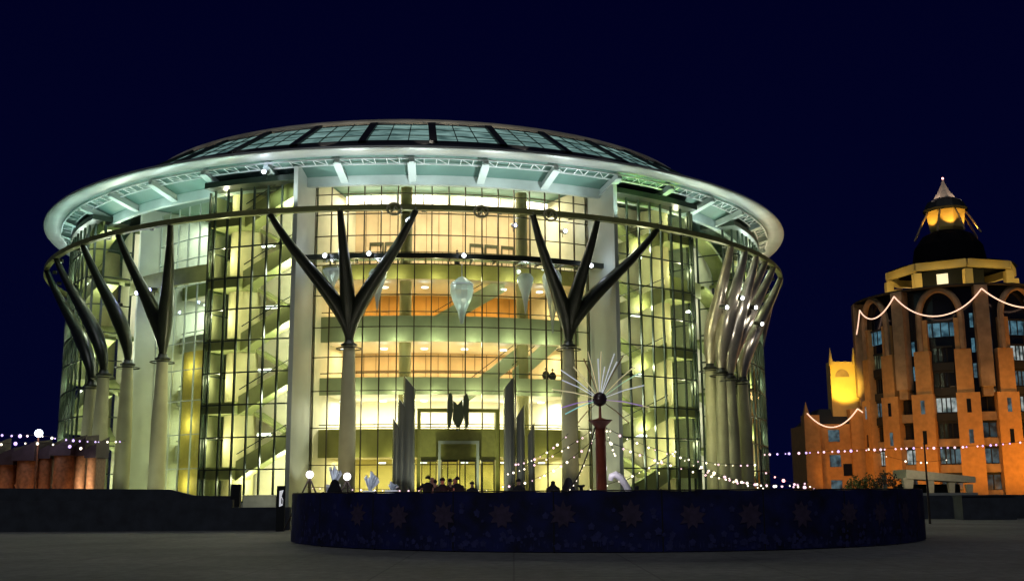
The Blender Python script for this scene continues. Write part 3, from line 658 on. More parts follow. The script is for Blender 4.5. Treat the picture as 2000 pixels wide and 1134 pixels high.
for i, (x, y, mm) in enumerate(RODS):
    yy = SY + (-.75, .1, .8, -.3)[i % 4]
    e = at(x, y, yy); d = (e - Vector((SX, SY, zb))); s = Vector((SX, SY, zb)) + d.normalized() * .24
    m = MB(); mid = (s + e) / 2 + Vector((0, 0, .05)); m.tube([s, mid, e], [.012, .022, .026], 6); m.build('rod', mm, fw)
lamp('SPOT', (SX - 1.5, SY - 3.0, .4), 26, (1, .75, .5), .1, (SX, SY, 3.2), 55)
lamp('POINT', (SX - .5, SY - 1.2, zb + .2), 10, (1, .95, .9), .1)

# ---- string lights
def bulbmesh(r, mm):
    b = MB(); b.ball((0, 0, 0), r, 8); me = bpy.data.meshes.new('bulb'); me.from_pydata(b.v, [], b.f); me.materials.append(MATS[mm]); return me
BM = {(k, s): bulbmesh(s, k) for k in ('bulb_pink', 'bulb_white', 'bulb_violet', 'bulb_red') for s in (.045, .06, .08, .11)}
for _m in BM.values():
    for _v in _m.vertices: _v.co *= .72
def garland(a, b, sag, nb, kinds, size, label, group='garlands of light bulbs', wire=.012, drop=.05, skip=0.0):
    a, b = Vector(a), Vector(b)
    pts = [a + (b - a) * (i / 24) - Vector((0, 0, sag * 4 * (i / 24) * (1 - i / 24))) for i in range(25)]
    m = MB(); m.tube(pts, wire, 5); o = m.build('string_lights', 'wire', base=a); tag(o, label, 'string lights', group)
    nb = max(6, round(nb * .86))
    for i in range(nb):
        f = (i + .5) / nb + random.uniform(-.32, .32) / nb
        if random.random() < skip: continue
        p = a + (b - a) * f - Vector((0, 0, sag * 4 * f * (1 - f) + drop))
        c = bpy.data.objects.new('bulb', BM[(random.choice(kinds), size)]); C.objects.link(c); c.parent = o; c.location = p - a
        c.scale = [random.uniform(.6, 1.35)] * 3
top = Vector((SX, SY, zt - .25))
garland(top + Vector((-.2, 0, .0)), at(985, 925, 52), .25, 15, ['bulb_white', 'bulb_pink'], .06, 'upper garland from the red post down left towards the steel pipes')
garland(top + Vector((-.2, -.1, -.4)), at(978, 948, 50), .45, 15, ['bulb_white', 'bulb_pink'], .06, 'lower garland from the red post sagging left to the fence')
garland(top + Vector((-.22, -.1, 0)), at(1070, 957, 40), 1.0, 20, ['bulb_white'], .045, 'white cable garland curving from the red post to the fence top', wire=.03)
garland(top + Vector((.22, -.1, 0)), at(1203, 890, SY), .1, 8, ['bulb_white'], .045, 'short garland hanging down the right side of the red post')
garland(top + Vector((.2, 0, 0)), at(1480, 905, 55), .5, 22, ['bulb_white', 'bulb_pink'], .06, 'upper garland from the red post across the right glass tower')
garland(top + Vector((.2, .1, -.5)), at(1585, 948, 52), .5, 26, ['bulb_white', 'bulb_pink'], .06, 'lower garland from the red post to the right end of the fence')
garland(at(1000, 905, 52), at(1110, 846, 46), .3, 12, ['bulb_white', 'bulb_pink'], .06, 'short garland rising beside the right steel pipes')
garland(at(1150, 955, 48), at(1330, 872, 52), .25, 14, ['bulb_white'], .06, 'garland rising from the fence right of the red post')
garland(at(1360, 905, 53), at(1580, 940, 53), .5, 18, ['bulb_white', 'bulb_pink'], .08, 'sagging garland before the trunks at the hall right end')
garland(at(600, 950, 45), at(960, 955, 47), .06, 22, ['bulb_white', 'bulb_pink'], .045, 'low garland along the fence top before the entrance doors')
garland(at(1310, 880, 50), at(1500, 952, 50), .3, 14, ['bulb_white', 'bulb_pink'], .045, 'small bulb garland low in front of the right pillars')
garland(at(1490, 918, 49), at(1700, 958, 47), .35, 14, ['bulb_pink', 'bulb_red'], .08, 'pink and red bulbs along the right top of the banner fence')
garland(at(1484, 886, 62), at(1805, 872, 62), .0, 28, ['bulb_pink', 'bulb_violet'], .08, 'straight pink bulb string between the hall and the orange tower')
garland(at(1805, 873, 62), at(2040, 856, 58), .1, 20, ['bulb_pink', 'bulb_violet'], .08, 'pink violet bulb string rising past the orange tower to the right')
garland(at(1690, 872, 64), at(1860, 893, 64), .5, 7, ['bulb_white'], .06, 'sparse white bulb string in front of the orange tower base')
garland(at(-60, 838, 64), at(76, 848, 64), .15, 11, ['bulb_violet', 'bulb_pink'], .11, 'violet bulb string over the wooden stalls left of the lamp pole')
garland(at(76, 849, 64), at(245, 860, 66), .15, 14, ['bulb_violet', 'bulb_white'], .08, 'violet bulb string running from the lamp pole to the hall')
garland(at(-20, 868, 62), at(180, 878, 64), -.25, 8, ['bulb_white', 'bulb_violet'], .11, 'loose row of white bulbs under the violet string on the left')
# poles that carry the strings
for x, yt, Y, lab, mm in ((1805, 866, 62, 'thin dark pole carrying the right string lights', 'wire'), (76, 842, 64, 'thin brown pole with a bright lamp among wooden stalls', 'kiosk_wood'), (1485, 880, 62, 'thin dark pole beside the hall right edge', 'wire')):
    p = at(x, yt, Y); b = thing('light_pole', (p.x, Y, 0), lab, 'pole'); m = MB(); m.tube([(p.x, Y, 0), (p.x, Y, p.z)], [.07, .045], 8); m.build('shaft', mm, b)
    if x == 76:
        m = MB(); m.ball((p.x, Y, p.z - .1), .22, 12); m.build('lamp_head', 'lamp_white', b); lamp('POINT', (p.x, Y - .5, p.z - .2), 25, (.7, .6, 1), .2)
    else:
        m = MB(); m.ball((p.x, Y, p.z + .03), .07, 8); m.build('cap', mm, b)

# ---- globe lamps on tripod frames
for x, y, lab in ((605, 926, 'glowing globe lamp on a tripod frame beside the left white pillar'), (678, 930, 'glowing globe lamp on a tripod frame right of the hooded figure')):
    Y = 46.5; p = at(x, y, Y); b = thing('globe_lamp', (p.x, Y, .32), lab, 'lamp', 'globe lamps on tripods in the rink')
    m = MB(); m.ball(p, .155, 16); m.build('globe', 'globe_light', b)
    for dx, dy in ((-.62, -.3), (.68, -.2), (.03, .5)):
        m = MB(); m.tube([p + Vector((0, 0, -.14)), (p.x + dx * 1.5, Y + dy * 1.5, .32)], .035, 6); m.build('leg', 'wire', b)
    lamp('POINT', (p.x, Y - .35, p.z), 14, (1, .9, .95), .15)
# ice sculptures
glassmat('ice', (.8, .85, .9), .2, .25, .55, (.85, .88, .95))
def icefan(x, y, wd, ht, lab, seed):
    random.seed(seed); Y = 45.5; p = at(x, y, Y); m = MB(); n = 13; vs = []
    for i in range(n):
        a = -.9 + 1.8 * i / (n - 1) + .25; ln = ht * random.uniform(.66, 1.12); k = random.uniform(.06, .24) * (-1) ** i
        vs += [(p.x + .05 * math.sin(a), Y + k * .2, p.z), (p.x + wd * math.sin(a), Y + k, p.z + ln * math.cos(a * .8))]
    m.add(vs, [[2 * i, 2 * i + 2, 2 * i + 3, 2 * i + 1] for i in range(n - 1)])
    m2 = MB(); m2.add([Vector(v) + Vector((0, .12, 0)) for v in vs], [[2 * i, 2 * i + 2, 2 * i + 3, 2 * i + 1][::-1] for i in range(n - 1)]); m.add(m2.v, m2.f)
    m.rbox((p.x, Y), .5, .5, .32, p.z + .02)
    o = m.build('ice_sculpture', 'ice', base=(p.x, Y, .32)); tag(o, lab, 'ice sculpture', 'ice sculptures in the rink'); lamp('POINT', (p.x + .1, Y - .6, p.z + .5), 14, (.85, .9, 1), .1)
icefan(722, 958, .42, .72, 'pale folded ice fan standing behind the fence right of the globe lamps', 3)
icefan(651, 946, .36, .75, 'white ice fan rising behind the dark hooded figure', 5)
icefan(765, 957, .3, .35, 'small glittering ice block left of the steel pipes', 8)
random.seed(11)
# white bent tube lamp
Y = 46; pts = [at(x, y, Y) for x, y in ((1192, 938), (1194, 929), (1202, 926), (1212, 932), (1222, 946), (1236, 975))]
m = MB(); m.tube(pts, [.10, .13, .15, .15, .14, .13], 12); b = m.build('bent_tube', 'snow_white', base=(pts[-1].x, Y, .32)); tag(b, 'thick white bent tube arching up beside the red post', 'sculpture'); lamp('POINT', (pts[0].x - .2, Y - .8, pts[1].z + .3), 22, (1, .9, 1), .1)
# small dark ornaments on the fence side
for x, y, prof, lab in ((1080, 938, [(.36, 0), (.3, .45), (.13, .56), (.09, .66), (.11, .74), (.01, .78)], 'dark bell shaped ornament with a knob behind the fence'),
                        (1135, 946, [(.3, 0), (.26, .36), (.08, .44), (.07, .54), (.17, .60), (.16, .66), (.01, .66)], 'small dark urn with flared lip left of the red post'),
                        (1243, 948, [(.32, 0), (.28, .3), (.12, .38), (.10, .5), (.12, .56), (.01, .58)], 'low dark urn right of the white bent tube')):
    Y = 50; p = at(x, y, Y); m = MB(); h = prof[-1][1]; m.lathe((p.x, Y, p.z - h), prof, 16); m.lathe((p.x, Y, .32), [(.3, 0), (.3, p.z - h - .32)], 12)
    o = m.build('garden_urn', 'dark_cloth', base=(p.x, Y, .32)); tag(o, lab, 'ornament', 'dark ornaments in the rink')

# ---- people
def person(x, ytop, Y, label, h=1.72, hood=False, arms=(0, 0), lean=0.0, face=0.0, coat='dark_cloth'):
    top = at(x, ytop, Y); zf = max(0.0, top.z - h); base = Vector((top.x, Y, zf)); s = h / 1.75
    ob = thing('person', base, label, 'person', 'people around the rink')
    V, E, RD_ = [], [], []
    def v(x_, y_, z_, r): V.append((base.x + (x_ + lean * z_ * .3) * s, base.y + y_ * s, base.z + z_ * s)); RD_.append(r * s); return len(V) - 1
    def ch(i, pts):
        for p in pts:
            j = v(*p); E.append((i, j)); i = j
        return i
    pel = v(0, 0, .95, .15)
    for sd in (-1, 1): ch(pel, [(sd * .1, 0, .86, .1), (sd * .12, -.02, .48, .065), (sd * .12, .01, .09, .045), (sd * .13, -.12, .04, .035)])
    sh = ch(pel, [(0, 0, 1.15, .14), (0, 0, 1.38, .14)])
    nk = ch(sh, [(0, 0, 1.50, .055), (0, -.01, 1.58, .075), (0, -.02, 1.66, .09), (0, -.01, 1.72, .06)])
    for sd, ar in ((-1, arms[0]), (1, arms[1])):
        el = (sd * (.25 + .12 * ar), -.03 - .05 * ar, 1.14 + .22 * ar); ha = (sd * (.24 + .3 * ar), -.12 - .1 * ar, .90 + .6 * ar)
        i = ch(sh, [(sd * .19, 0, 1.40, .065), (*el, .045), (*ha, .03)])
        for f in range(5): ch(i, [(ha[0] + sd * .01 * (f - 2), ha[1] - .02 - .012 * f, ha[2] - .06 - .008 * (f % 3), .009), (ha[0] + sd * .012 * (f - 2), ha[1] - .04 - .012 * f, ha[2] - .10 - .008 * (f % 3), .008)])
    me = bpy.data.meshes.new('body'); me.from_pydata([Vector(p) - base for p in V], E, []); me.materials.append(MATS['skin'])
    bo = bpy.data.objects.new('body', me); C.objects.link(bo); bo.parent = ob; LOC[bo.name] = base
    sk = bo.modifiers.new('skin', 'SKIN'); bo.modifiers.new('sub', 'SUBSURF').levels = 1
    for i, r in enumerate(RD_): me.skin_vertices[0].data[i].radius = (r, r)
    me.skin_vertices[0].data[0].use_root = True
    L = lambda z: base + Vector((lean * z * .3 * s, 0, z * s))
    m = MB(); m.lathe(L(0), [(.25 * s, .55 * s), (.24 * s, .9 * s), (.20 * s, 1.1 * s), (.235 * s, 1.36 * s), (.17 * s, 1.46 * s), (.08 * s, 1.52 * s)], 16)
    for sd, ar in ((-1, arms[0]), (1, arms[1])):
        el = L(0) + Vector((sd * (.25 + .12 * ar), -.03 - .05 * ar, 1.14 + .22 * ar)) * s; ha = L(0) + Vector((sd * (.24 + .29 * ar), -.11 - .1 * ar, .93 + .57 * ar)) * s
        m.tube([L(0) + Vector((sd * .16, 0, 1.42)) * s, el, ha], [.085 * s, .075 * s, .055 * s], 10)
    m.build('coat', coat, ob)
    m = MB()
    for sd in (-1, 1): m.tube([L(0) + Vector((sd * .1, 0, .9)) * s, L(0) + Vector((sd * .12, -.02, .48)) * s, L(0) + Vector((sd * .12, .01, .07)) * s], [.12 * s, .09 * s, .07 * s], 10)
    m.build('trousers', coat, ob)
    m = MB(); c = L(1.64)
    if hood: m.lathe(L(0), [(.30 * s, 1.20 * s), (.27 * s, 1.40 * s), (.20 * s, 1.52 * s), (.165 * s, 1.62 * s), (.145 * s, 1.70 * s), (.09 * s, 1.77 * s), (.01, 1.80 * s)], 16); m.build('hood', coat, ob)
    else:
        m.lathe(L(0), [(.105 * s, 1.66 * s), (.11 * s, 1.70 * s), (.095 * s, 1.75 * s), (.04 * s, 1.79 * s), (.02 * s, 1.81 * s)], 14); m.build('knit_hat', coat, ob)
person(654, 938, 39.6, 'person in a dark hooded coat standing just inside the left of the fence', 1.72, True)
person(836, 930, 44, 'dark person leaning right with a raised arm, leftmost of the group by the doors', 1.7, lean=.35, arms=(.6, .3))
person(849, 938, 45, 'short dark person second in the group by the doors', 1.6, arms=(.4, .2))
person(864, 934, 43, 'dark person third from left in the group by the doors', 1.66, arms=(.1, .8))
person(879, 936, 44.5, 'dark person with arms out fourth in the group by the doors', 1.62, arms=(.7, .5))
person(893, 932, 43.5, 'tall dark person at the right end of the group by the doors', 1.7, lean=-.2, arms=(.3, .1))
person(922, 941, 46, 'dark person standing apart right of the group by the doors', 1.6, arms=(.2, .2))
person(1013, 936, 46, 'dark person below the right steel pipes', 1.66, arms=(.1, .1))
person(1079 + 31, 934, 46, 'person in a dark pointed hood beside the bell ornament', 1.7, True)
person(1066, 719, 92.6, 'dark figure at the orange lit balcony rail, the left of a pair', 1.72)
person(1079, 721, 92.9, 'dark figure at the orange lit balcony rail, the right of a pair', 1.7)
person(893, 489, 91.2, 'dark figure standing alone at the top storey rail behind the glass', 1.72)
for x in (820, 870, 925, 960): lamp('POINT', at(x, 958, 42) , 5, (1, .25, .12), .05)

# ================================================================== low walls
def wallthing(name, label, pieces, mm='wall_concrete', cap=None, base=None):
    b = thing(name, base, label, 'wall'); m = MB()
    for p in pieces: m.box(*p)
    m.build('wall_body', mm, b)
    if cap:
        c = MB()
        for p in cap: c.box(*p)
        c.build('coping', 'wall_concrete', b)
# long stepped wall left of the rink
b = thing('low_wall', (-17, 58.0, 0), 'long dark concrete wall on the left sloping down beside the banner fence', 'wall')
m = MB(); xw = at(455, 960, 58.0).x; m.box(-48, xw, 58.0, 58.4, 0, at(300, 976, 58.0).z); m.box(xw + .003, at(566, 990, 58.0).x, 58.0, 58.4, 0, at(500, 990, 58.0).z); m.build('wall_body', 'wall_concrete', b)
p0, p1, p2, p3 = at(-500, 949, 60.5), at(330, 955, 60.5), at(378, 967, 60.5), at(456, 968, 60.5)
m = MB(); vs = []
for p in (p0, p1, p2, p3): vs += [(p.x, 60.5, 0), (p.x, 61.0, 0), (p.x, 61.0, p.z), (p.x, 60.5, p.z)]
m.add(vs, [[4 * i + k, 4 * i + (k + 1) % 4, 4 * i + 4 + (k + 1) % 4, 4 * i + 4 + k] for i in range(3) for k in range(4)] + [[0, 3, 2, 1], [12, 13, 14, 15]])
m.build('upper_parapet', 'wall_concrete', b)
# lit terrace wall, dark cabinet, poster stand
p = at(475, 968, 66); q = at(538, 990, 66)
b = thing('terrace_wall', ((p.x + q.x) / 2, 66, 0), 'short pale lit terrace wall between the black cabinet and poster stand', 'wall')
m = MB(); m.box(p.x, q.x, 66, 66.4, 0, p.z); m.build('wall_body', 'light_concrete', b); m = MB(); m.box(p.x - .05, q.x + .05, 65.95, 66.45, p.z + .003, p.z + .06); m.build('coping', 'light_concrete', b)
p = at(455, 945, 59.9); q = at(471, 990, 59.9)
b = thing('utility_cabinet', (p.x, 59.9, 0), 'plain black upright cabinet behind the left wall', 'cabinet')
m = MB(); m.box(p.x, q.x, 59.5, 59.9, 0, p.z); m.build('cabinet_body', 'tower_dark', b); m = MB(); m.box(p.x + .03, q.x - .03, 59.47, 59.498, .3, p.z - .06); m.build('door', 'tower_dark', b)
p = at(541, 948, 56.2); q = at(556, 988, 56.2)
b = thing('poster_stand', (p.x, 56.2, 0), 'black stand with a small lit white poster at the left end of the fence', 'stand')
m = MB(); m.box(p.x, q.x, 56.2, 56.32, 0, p.z); m.build('board', 'tower_dark', b)
c = lambda x, y: at(x, y, 56.19)
m = MB(); m.add([c(545, 989), c(552, 986), c(553, 975), c(550, 968), c(554, 956), c(546, 958)], [list(range(6))]); m.build('poster', 'poster', b)
m = MB(); m.add([at(549, 982, 56.18), at(551.5, 984, 56.18), at(552, 976, 56.18), at(549.5, 970, 56.18)], [[0, 1, 2, 3]]); m.build('poster_picture', 'tower_dark', b)
lamp('POINT', at(510, 950, 64), 60, (1, 1, .7), .2)
# right side walls
p = at(1780, 967, 73); q = at(1880, 1008, 73)
wallthing('low_wall', 'long dark concrete wall on the right below the white canopy', [(p.x, at(2100, 967, 73).x, 73, 73.5, 0, p.z)], base=(p.x, 73, 0))
p = at(1878, 966, 70); q = at(1982, 966, 70)
wallthing('planter_wall', 'dark concrete planter block at the right foot of the orange tower', [(p.x, q.x, 70, 71.4, 0, p.z - .08)], cap=[(p.x - .06, q.x + .06, 69.94, 71.46, p.z - .077, p.z)], base=(p.x, 70, 0))
p = at(1790, 962, 78)
wallthing('pale_wall', 'pale strip of wall between the canopy and the dark right wall', [(p.x, at(1910, 962, 78).x, 78, 78.4, 0, p.z)], 'light_concrete', base=(p.x, 78, 0))

# ================================================================== wooden stalls on the left
ST = [(-45, -8, 868), (-4, 34, 880), (36, 74, 872), (78, 102, 868), (108, 144, 862), (149, 168, 862), (172, 189, 866)]
LAB = ['wooden stall cut by the left photo edge', 'wooden stall with crossed boards by the left photo edge', 'dark roofed wooden stall left of the lamp pole', 'narrow wooden stall right of the lamp pole', 'widest wooden stall with chevron boards', 'narrow stall second from the hall', 'narrow stall standing against the hall pillars']
for i, (xa, xb, yt) in enumerate(ST):
    Y = 66 + .4 * (i % 2); a = at(xa, yt + 28, Y); c = at(xb, yt + 28, Y); zt_ = a.z; w = c.x - a.x; cx_ = (a.x + c.x) / 2
    b = thing('market_stall', (cx_, Y, 0), LAB[i], 'stall', 'wooden stalls behind the left wall')
    m = MB(); n = 14; rad = w / 2
    vs = []
    for k in range(n + 1):
        t = math.pi * k / n; vs += [(cx_ - rad * math.cos(t), Y - 1.15 * rad * math.sin(t), 0), (cx_ - rad * math.cos(t), Y - 1.15 * rad * math.sin(t), zt_)]
    m.add(vs, [[2 * k, 2 * k + 2, 2 * k + 3, 2 * k + 1] for k in range(n)], True); m.box(a.x + .04, c.x - .04, Y + .01, Y + 1.6, 0, zt_)
    m.build('wall', 'kiosk_wood', b)
    m = MB(); z2 = at(xa, yt, Y).z; ov = .08
    m.hexa([(a.x - ov, Y - 1.15 * rad - .12, zt_ + .01), (c.x + ov, Y - 1.15 * rad - .12, zt_ + .01), (c.x + ov, Y + 1.7, zt_ + .01), (a.x - ov, Y + 1.7, zt_ + .01)],
           [(a.x - ov, Y - 1.15 * rad - .1, zt_ + .45), (c.x + ov, Y - 1.15 * rad - .1, z2 + .15 * (i % 3)), (c.x + ov, Y + 1.7, z2 + .5), (a.x - ov, Y + 1.7, zt_ + .9)])
    m.build('roof', 'kiosk_roof', b)
    m = MB(); yy = Y - 1.15 * rad - .03
    if w > .9:
        m.bar((cx_ - w * .35, yy + .05, 2.5), (cx_ - .02, yy, 2.0), .05, .10); m.bar((cx_ + w * .35, yy + .05, 2.5), (cx_ + .02, yy, 2.0), .05, .10); m.build('chevron_board', 'kiosk_wood', b)
    lamp('POINT', (cx_ + .32 * w, Y - 1.15 * rad - 1.0, 1.2), 17, (1, .55, .25), .12)

# ================================================================== orange stepped tower on the right
TC = Vector((60.9, 150, 0)); TR = 12.7
tw = thing('office_tower', TC, 'stepped orange lit office tower with arches and a gold crown under a lantern', 'tower')
TZ = 0.45
def T(r, a, z): return Vector((TC.x + r * math.sin(R(a)), TC.y - r * math.cos(R(a)), z + TZ))
def tsec(m, r0, r1, z0, z1, a0, a1, n=2):
    vs = []
    for i in range(n + 1):
        a = a0 + (a1 - a0) * i / n; vs += [T(r0, a, z0), T(r1, a, z0), T(r1, a, z1), T(r0, a, z1)]
    m.add(vs, [[4 * i + k, 4 * i + (k + 1) % 4, 4 * i + 4 + (k + 1) % 4, 4 * i + 4 + k] for i in range(n) for k in range(4)] + [[0, 3, 2, 1], [4 * n, 4 * n + 1, 4 * n + 2, 4 * n + 3]])
B = lambda m, nme, mm, par=None: m.build(nme, mm, par or tw)
m = MB(); tsec(m, 8, 12.0, 0, 27.0, -180, 180, 32); B(m, 'glazed_core', 'tower_glass')
FACES = [-120, -75, -30, 15, 60, 105]; PIL = [-97.5, -52.5, -7.5, 37.5, 82.5]
for fc in FACES:
    for s in (-1, 1):
        a, b_ = fc + s * 5.9, fc + s * (22.5 - 4.4)
        m = MB(); tsec(m, 12.0, 13.2, 0, 13.5, min(a, b_), max(a, b_), 3); tsec(m, 12.0, 12.95, 13.502, 19.0, fc + s * 6.6 if s > 0 else fc - 15.5, fc + 15.5 if s > 0 else fc - 6.6, 3)
        tsec(m, 12.0, 12.75, 19.002, 23.0, *sorted((fc + s * 7.4, fc + s * 13.0)), 2)
        pier = B(m, 'pier', 'tower_brick')
        for z in (7.2, 11.0):
            q = MB(); ac = fc + s * 12; tsec(q, 13.18, 13.23, z, z + 1.7, ac - 1.1, ac + 1.1); q.build('slit_window', 'window_cool' if (z > 8) != (s > 0) else 'tower_glass', pier)
    # arch
    m = MB(); hw = 11.5
    pts = [T(12.7, fc + hw * math.cos(math.pi * i / 16), 23.2 + 3.6 * math.sin(math.pi * i / 16)) for i in range(17)]
    pts = [T(12.7, fc + hw, 19)] + pts + [T(12.7, fc - hw, 19)]
    m.tube(pts, .42, 6, smooth=False); B(m, 'arch', 'tower_brown')
    # windows of the wide strip, a storey every 3.2 m
    for k in range(8):
        z = 1.6 + 3.2 * k
        if z > 23.5: continue
        kind = random.choice(['window_cool', 'window_dim', 'window_grey', 'tower_glass', 'window_bright', 'window_dim']) if k < 6 else 'window_blue'
        if k == 2: kind = random.choice(['tower_glass', 'window_cool'])
        wz = 5.6 if k < 6 else 10.5
        q = MB(); tsec(q, 12.02, 12.12, z, z + 1.75, fc - wz, fc + wz, 4); wn = B(q, 'window', kind)
        q = MB()
        for i in range(-1, 2) if k < 6 else range(-2, 3): q.bar(T(12.18, fc + i * wz * .45, z), T(12.18, fc + i * wz * .45, z + 1.75), .12, .12)
        tsec(q, 12.02, 12.3, z + 1.77, z + 2.0, fc - wz, fc + wz, 4); q.build('frame', 'tower_dark', wn)
        if k < 6:
            q = MB(); tsec(q, 12.02, 12.4, z - 1.15, z - .15, fc - 5.8, fc + 5.8, 3); B(q, 'spandrel', 'tower_dark' if k > 2 else 'tower_brown')
for pc in PIL:
    m = MB(); tsec(m, 12.0, 13.55, 14.2, 27.0, pc - 3.4, pc + 3.4, 2); tsec(m, 12.0, 13.3, 13.0, 14.2, pc - 2.6, pc + 2.6, 2); B(m, 'pilaster', 'tower_brown')
    for k in range(4):
        z = 1.6 + 3.2 * k; q = MB(); tsec(q, 12.02, 12.12, z, z + 1.75, pc - 4.2, pc + 4.2, 2); wn = B(q, 'window', random.choice(['window_dim', 'window_grey', 'tower_glass', 'window_cool', 'window_dim', 'window_bright']))
        q = MB(); q.bar(T(12.18, pc, z), T(12.18, pc, z + 1.75), .12, .12); tsec(q, 12.02, 12.3, z + 1.77, z + 2.0, pc - 4.2, pc + 4.2, 2); q.build('frame', 'tower_dark', wn)
        q = MB(); tsec(q, 12.02, 12.6, z - 1.15, z - .1, pc - 4.3, pc + 4.3, 2); B(q, 'spandrel', 'tower_brown')
    for s in (-1, 1):
        for z in (15.4, 18.6, 21.8): q = MB(); tsec(q, 12.02, 12.1, z, z + 1.8, pc + s * 5 - .9, pc + s * 5 + .9); B(q, 'side_window', random.choice(['window_blue', 'window_cool', 'tower_glass']))
m = MB(); m.lathe((TC.x, TC.y, TZ), [(13.3, 26.9), (13.5, 27.1), (13.3, 27.25), (9.4, 27.4), (8.0, 27.42)], 32, smooth=False); B(m, 'roof_terrace', 'tower_dark')
# crown: octagonal open gallery
m = MB(); O8 = [T(8.3, 45 * k - 7.5, 0) for k in range(9)]
for k in range(8):
    a, b_ = O8[k], O8[k + 1]
    m.bar(a + Vector((0, 0, 30.9)), b_ + Vector((0, 0, 30.9)), .8, 1.0); m.bar(a + Vector((0, 0, 27.75)), b_ + Vector((0, 0, 27.75)), .6, .7)
B(m, 'crown_frame', 'tower_gold')
for k in range(8):
    q = MB(); q.rbox((O8[k].x, O8[k].y), 1.0, 1.0, 28.1, 30.5, R(0)); B(q, 'crown_post', 'tower_gold')
m = MB(); m.lathe((TC.x, TC.y, TZ), [(4.6, 27.6), (4.6, 31.0)], 8, smooth=False); B(m, 'crown_room', 'tower_dark'); m = MB(); m.add([T(4.7, -44, 28.9), T(4.7, -26, 28.9), T(4.7, -26, 30.3), T(4.7, -44, 30.3)], [[0, 1, 2, 3]]); B(m, 'crown_window', 'lamp_warm')
for k in range(8): lamp('POINT', T(10.6, 45 * k + 15, 27.9), 420, (1, .72, .25), .2)

m = MB(); m.lathe((TC.x, TC.y, TZ), [(8.6, 31.42), (8.0, 31.6), (5.0, 31.9), (4.5, 34.8), (3.4, 36.3), (2.2, 36.9)], 16, smooth=False); B(m, 'upper_dome', 'roof_black')
m = MB(); m.lathe((TC.x, TC.y, TZ), [(2.0, 36.90), (2.4, 37.40), (2.75, 39.80)], 8, smooth=False); B(m, 'lantern', 'tower_gold')
for k in range(8):
    q = MB(); q.tube([T(2.5, 45 * k + 8, 39.90), T(3.3, 45 * k + 8, 38.60), T(4.5, 45 * k + 8, 36.30)], .14, 6); B(q, 'lantern_leg', 'tower_brown')
m = MB(); m.lathe((TC.x, TC.y, TZ), [(2.9, 39.80), (3.0, 40.10), (2.4, 41.20), (1.5, 41.70)], 16, smooth=False); B(m, 'lantern_cap', 'tower_dark')
m = MB(); m.lathe((TC.x, TC.y, TZ), [(1.55, 41.70), (.75, 42.90), (.25, 44.00), (.06, 44.60)], 8, smooth=False); B(m, 'spire', 'canopy_stone')
m = MB(); m.ball((TC.x, TC.y, 44.75 + TZ), .16, 8); B(m, 'finial_lamp', 'bulb_red')
for k in range(6): lamp('SPOT', T(4.2, 60 * k - 10, 36.70), 800, (1, .55, .10), .1, T(2.5, 60 * k - 10, 39.40), 60)
for a in (-60, 40): lamp('SPOT', T(3.4, a, 40.90), 420, (1, .7, .6), .1, T(.4, a, 43.20), 60)
# orange floodlights round the foot
for a, e in ((-85, 1400), (-55, 2000), (-28, 2900), (0, 3800), (24, 5600), (48, 9500), (75, 8500)):
    lamp('SPOT', T(22, a, .6), e, (1, .36, .03), .4, T(12.5, a, 8), 95, blend=.8)
    lamp('POINT', T(16.2, a, 14), 110, (1, .55, .22), .4)
# lower wing with its gable
x0, x1 = at(1572, 900, 152).x, at(1692, 900, 152).x
m = MB(); m.box(x0 + .8, x1, 152, 162, 0, 11.0); m.box(x0, x0 + 2.1, 151.2, 153, 0, 12.2); m.box(x0 + 6.4, x0 + 8.2, 151.3, 153, 0, 13.0)
wing = B(m, 'wing', 'tower_brick')
for xx, zz in ((x0 + 3.4, 8.6), (x0 + 3.4, 5.2), (x0 + 5.2, 4.0), (x0 + 3.4, 1.8)):
    q = MB(); q.box(xx, xx + 1.5, 151.93, 151.99, zz, zz + 1.6); q.build('window', random.choice(['window_cool', 'window_warm', 'tower_glass']), wing)
q = MB(); q.hexa([(x0 + .9, 152, 11.0), (x1, 152, 11.0), (x1, 160, 11.0), (x0 + .9, 160, 11.0)], [(x0 + 3.0, 154, 13.2), (x1, 154, 13.2), (x1, 158, 13.2), (x0 + 3.0, 158, 13.2)]); q.build('wing_roof', 'tower_dark', wing)
ga, gb = at(1622, 730, 153).x, at(1676, 730, 153).x; zb_, zt_ = at(1650, 768, 153).z, at(1650, 706, 153).z
m = MB(); m.box(ga, gb, 153, 155, zb_ - 3.2, zt_); gab = B(m, 'gable', 'tower_gold')
q = MB(); q.add([(( ga + gb) / 2 - .3 + 1.0 * math.cos(math.pi * i / 10), 152.98, zb_ + 2.3 + 1.1 * math.sin(math.pi * i / 10)) for i in range(11)], [list(range(11))]); q.build('round_window', 'tower_brown', gab)
for xx in (ga + .1, gb - .5):
    q = MB(); q.hexa([(xx - .3, 152.7, zt_ - .5), (xx + .3, 152.7, zt_ - .5), (xx + .3, 153.3, zt_ - .5), (xx - .3, 153.3, zt_ - .5)], [(xx - .02, 152.98, zt_ + 2.0), (xx + .02, 152.98, zt_ + 2.0), (xx + .02, 153.02, zt_ + 2.0), (xx - .02, 153.02, zt_ + 2.0)]); q.build('pinnacle', 'tower_gold', gab)
q = MB(); q.hexa([(x0, 150.9, 12.2), (x0 + .7, 150.9, 12.2), (x0 + .7, 152, 12.2), (x0, 152, 12.2)], [(x0 + .3, 151.3, 14), (x0 + .34, 151.3, 14), (x0 + .34, 151.34, 14), (x0 + .3, 151.34, 14)]); q.build('pinnacle', 'tower_brick', wing)
lamp('SPOT', ((ga + gb) / 2 - 1, 147.5, zb_ - 1.5), 4200, (1, .66, .08), .2, ((ga + gb) / 2, 153, zb_ + 1.5), 60)
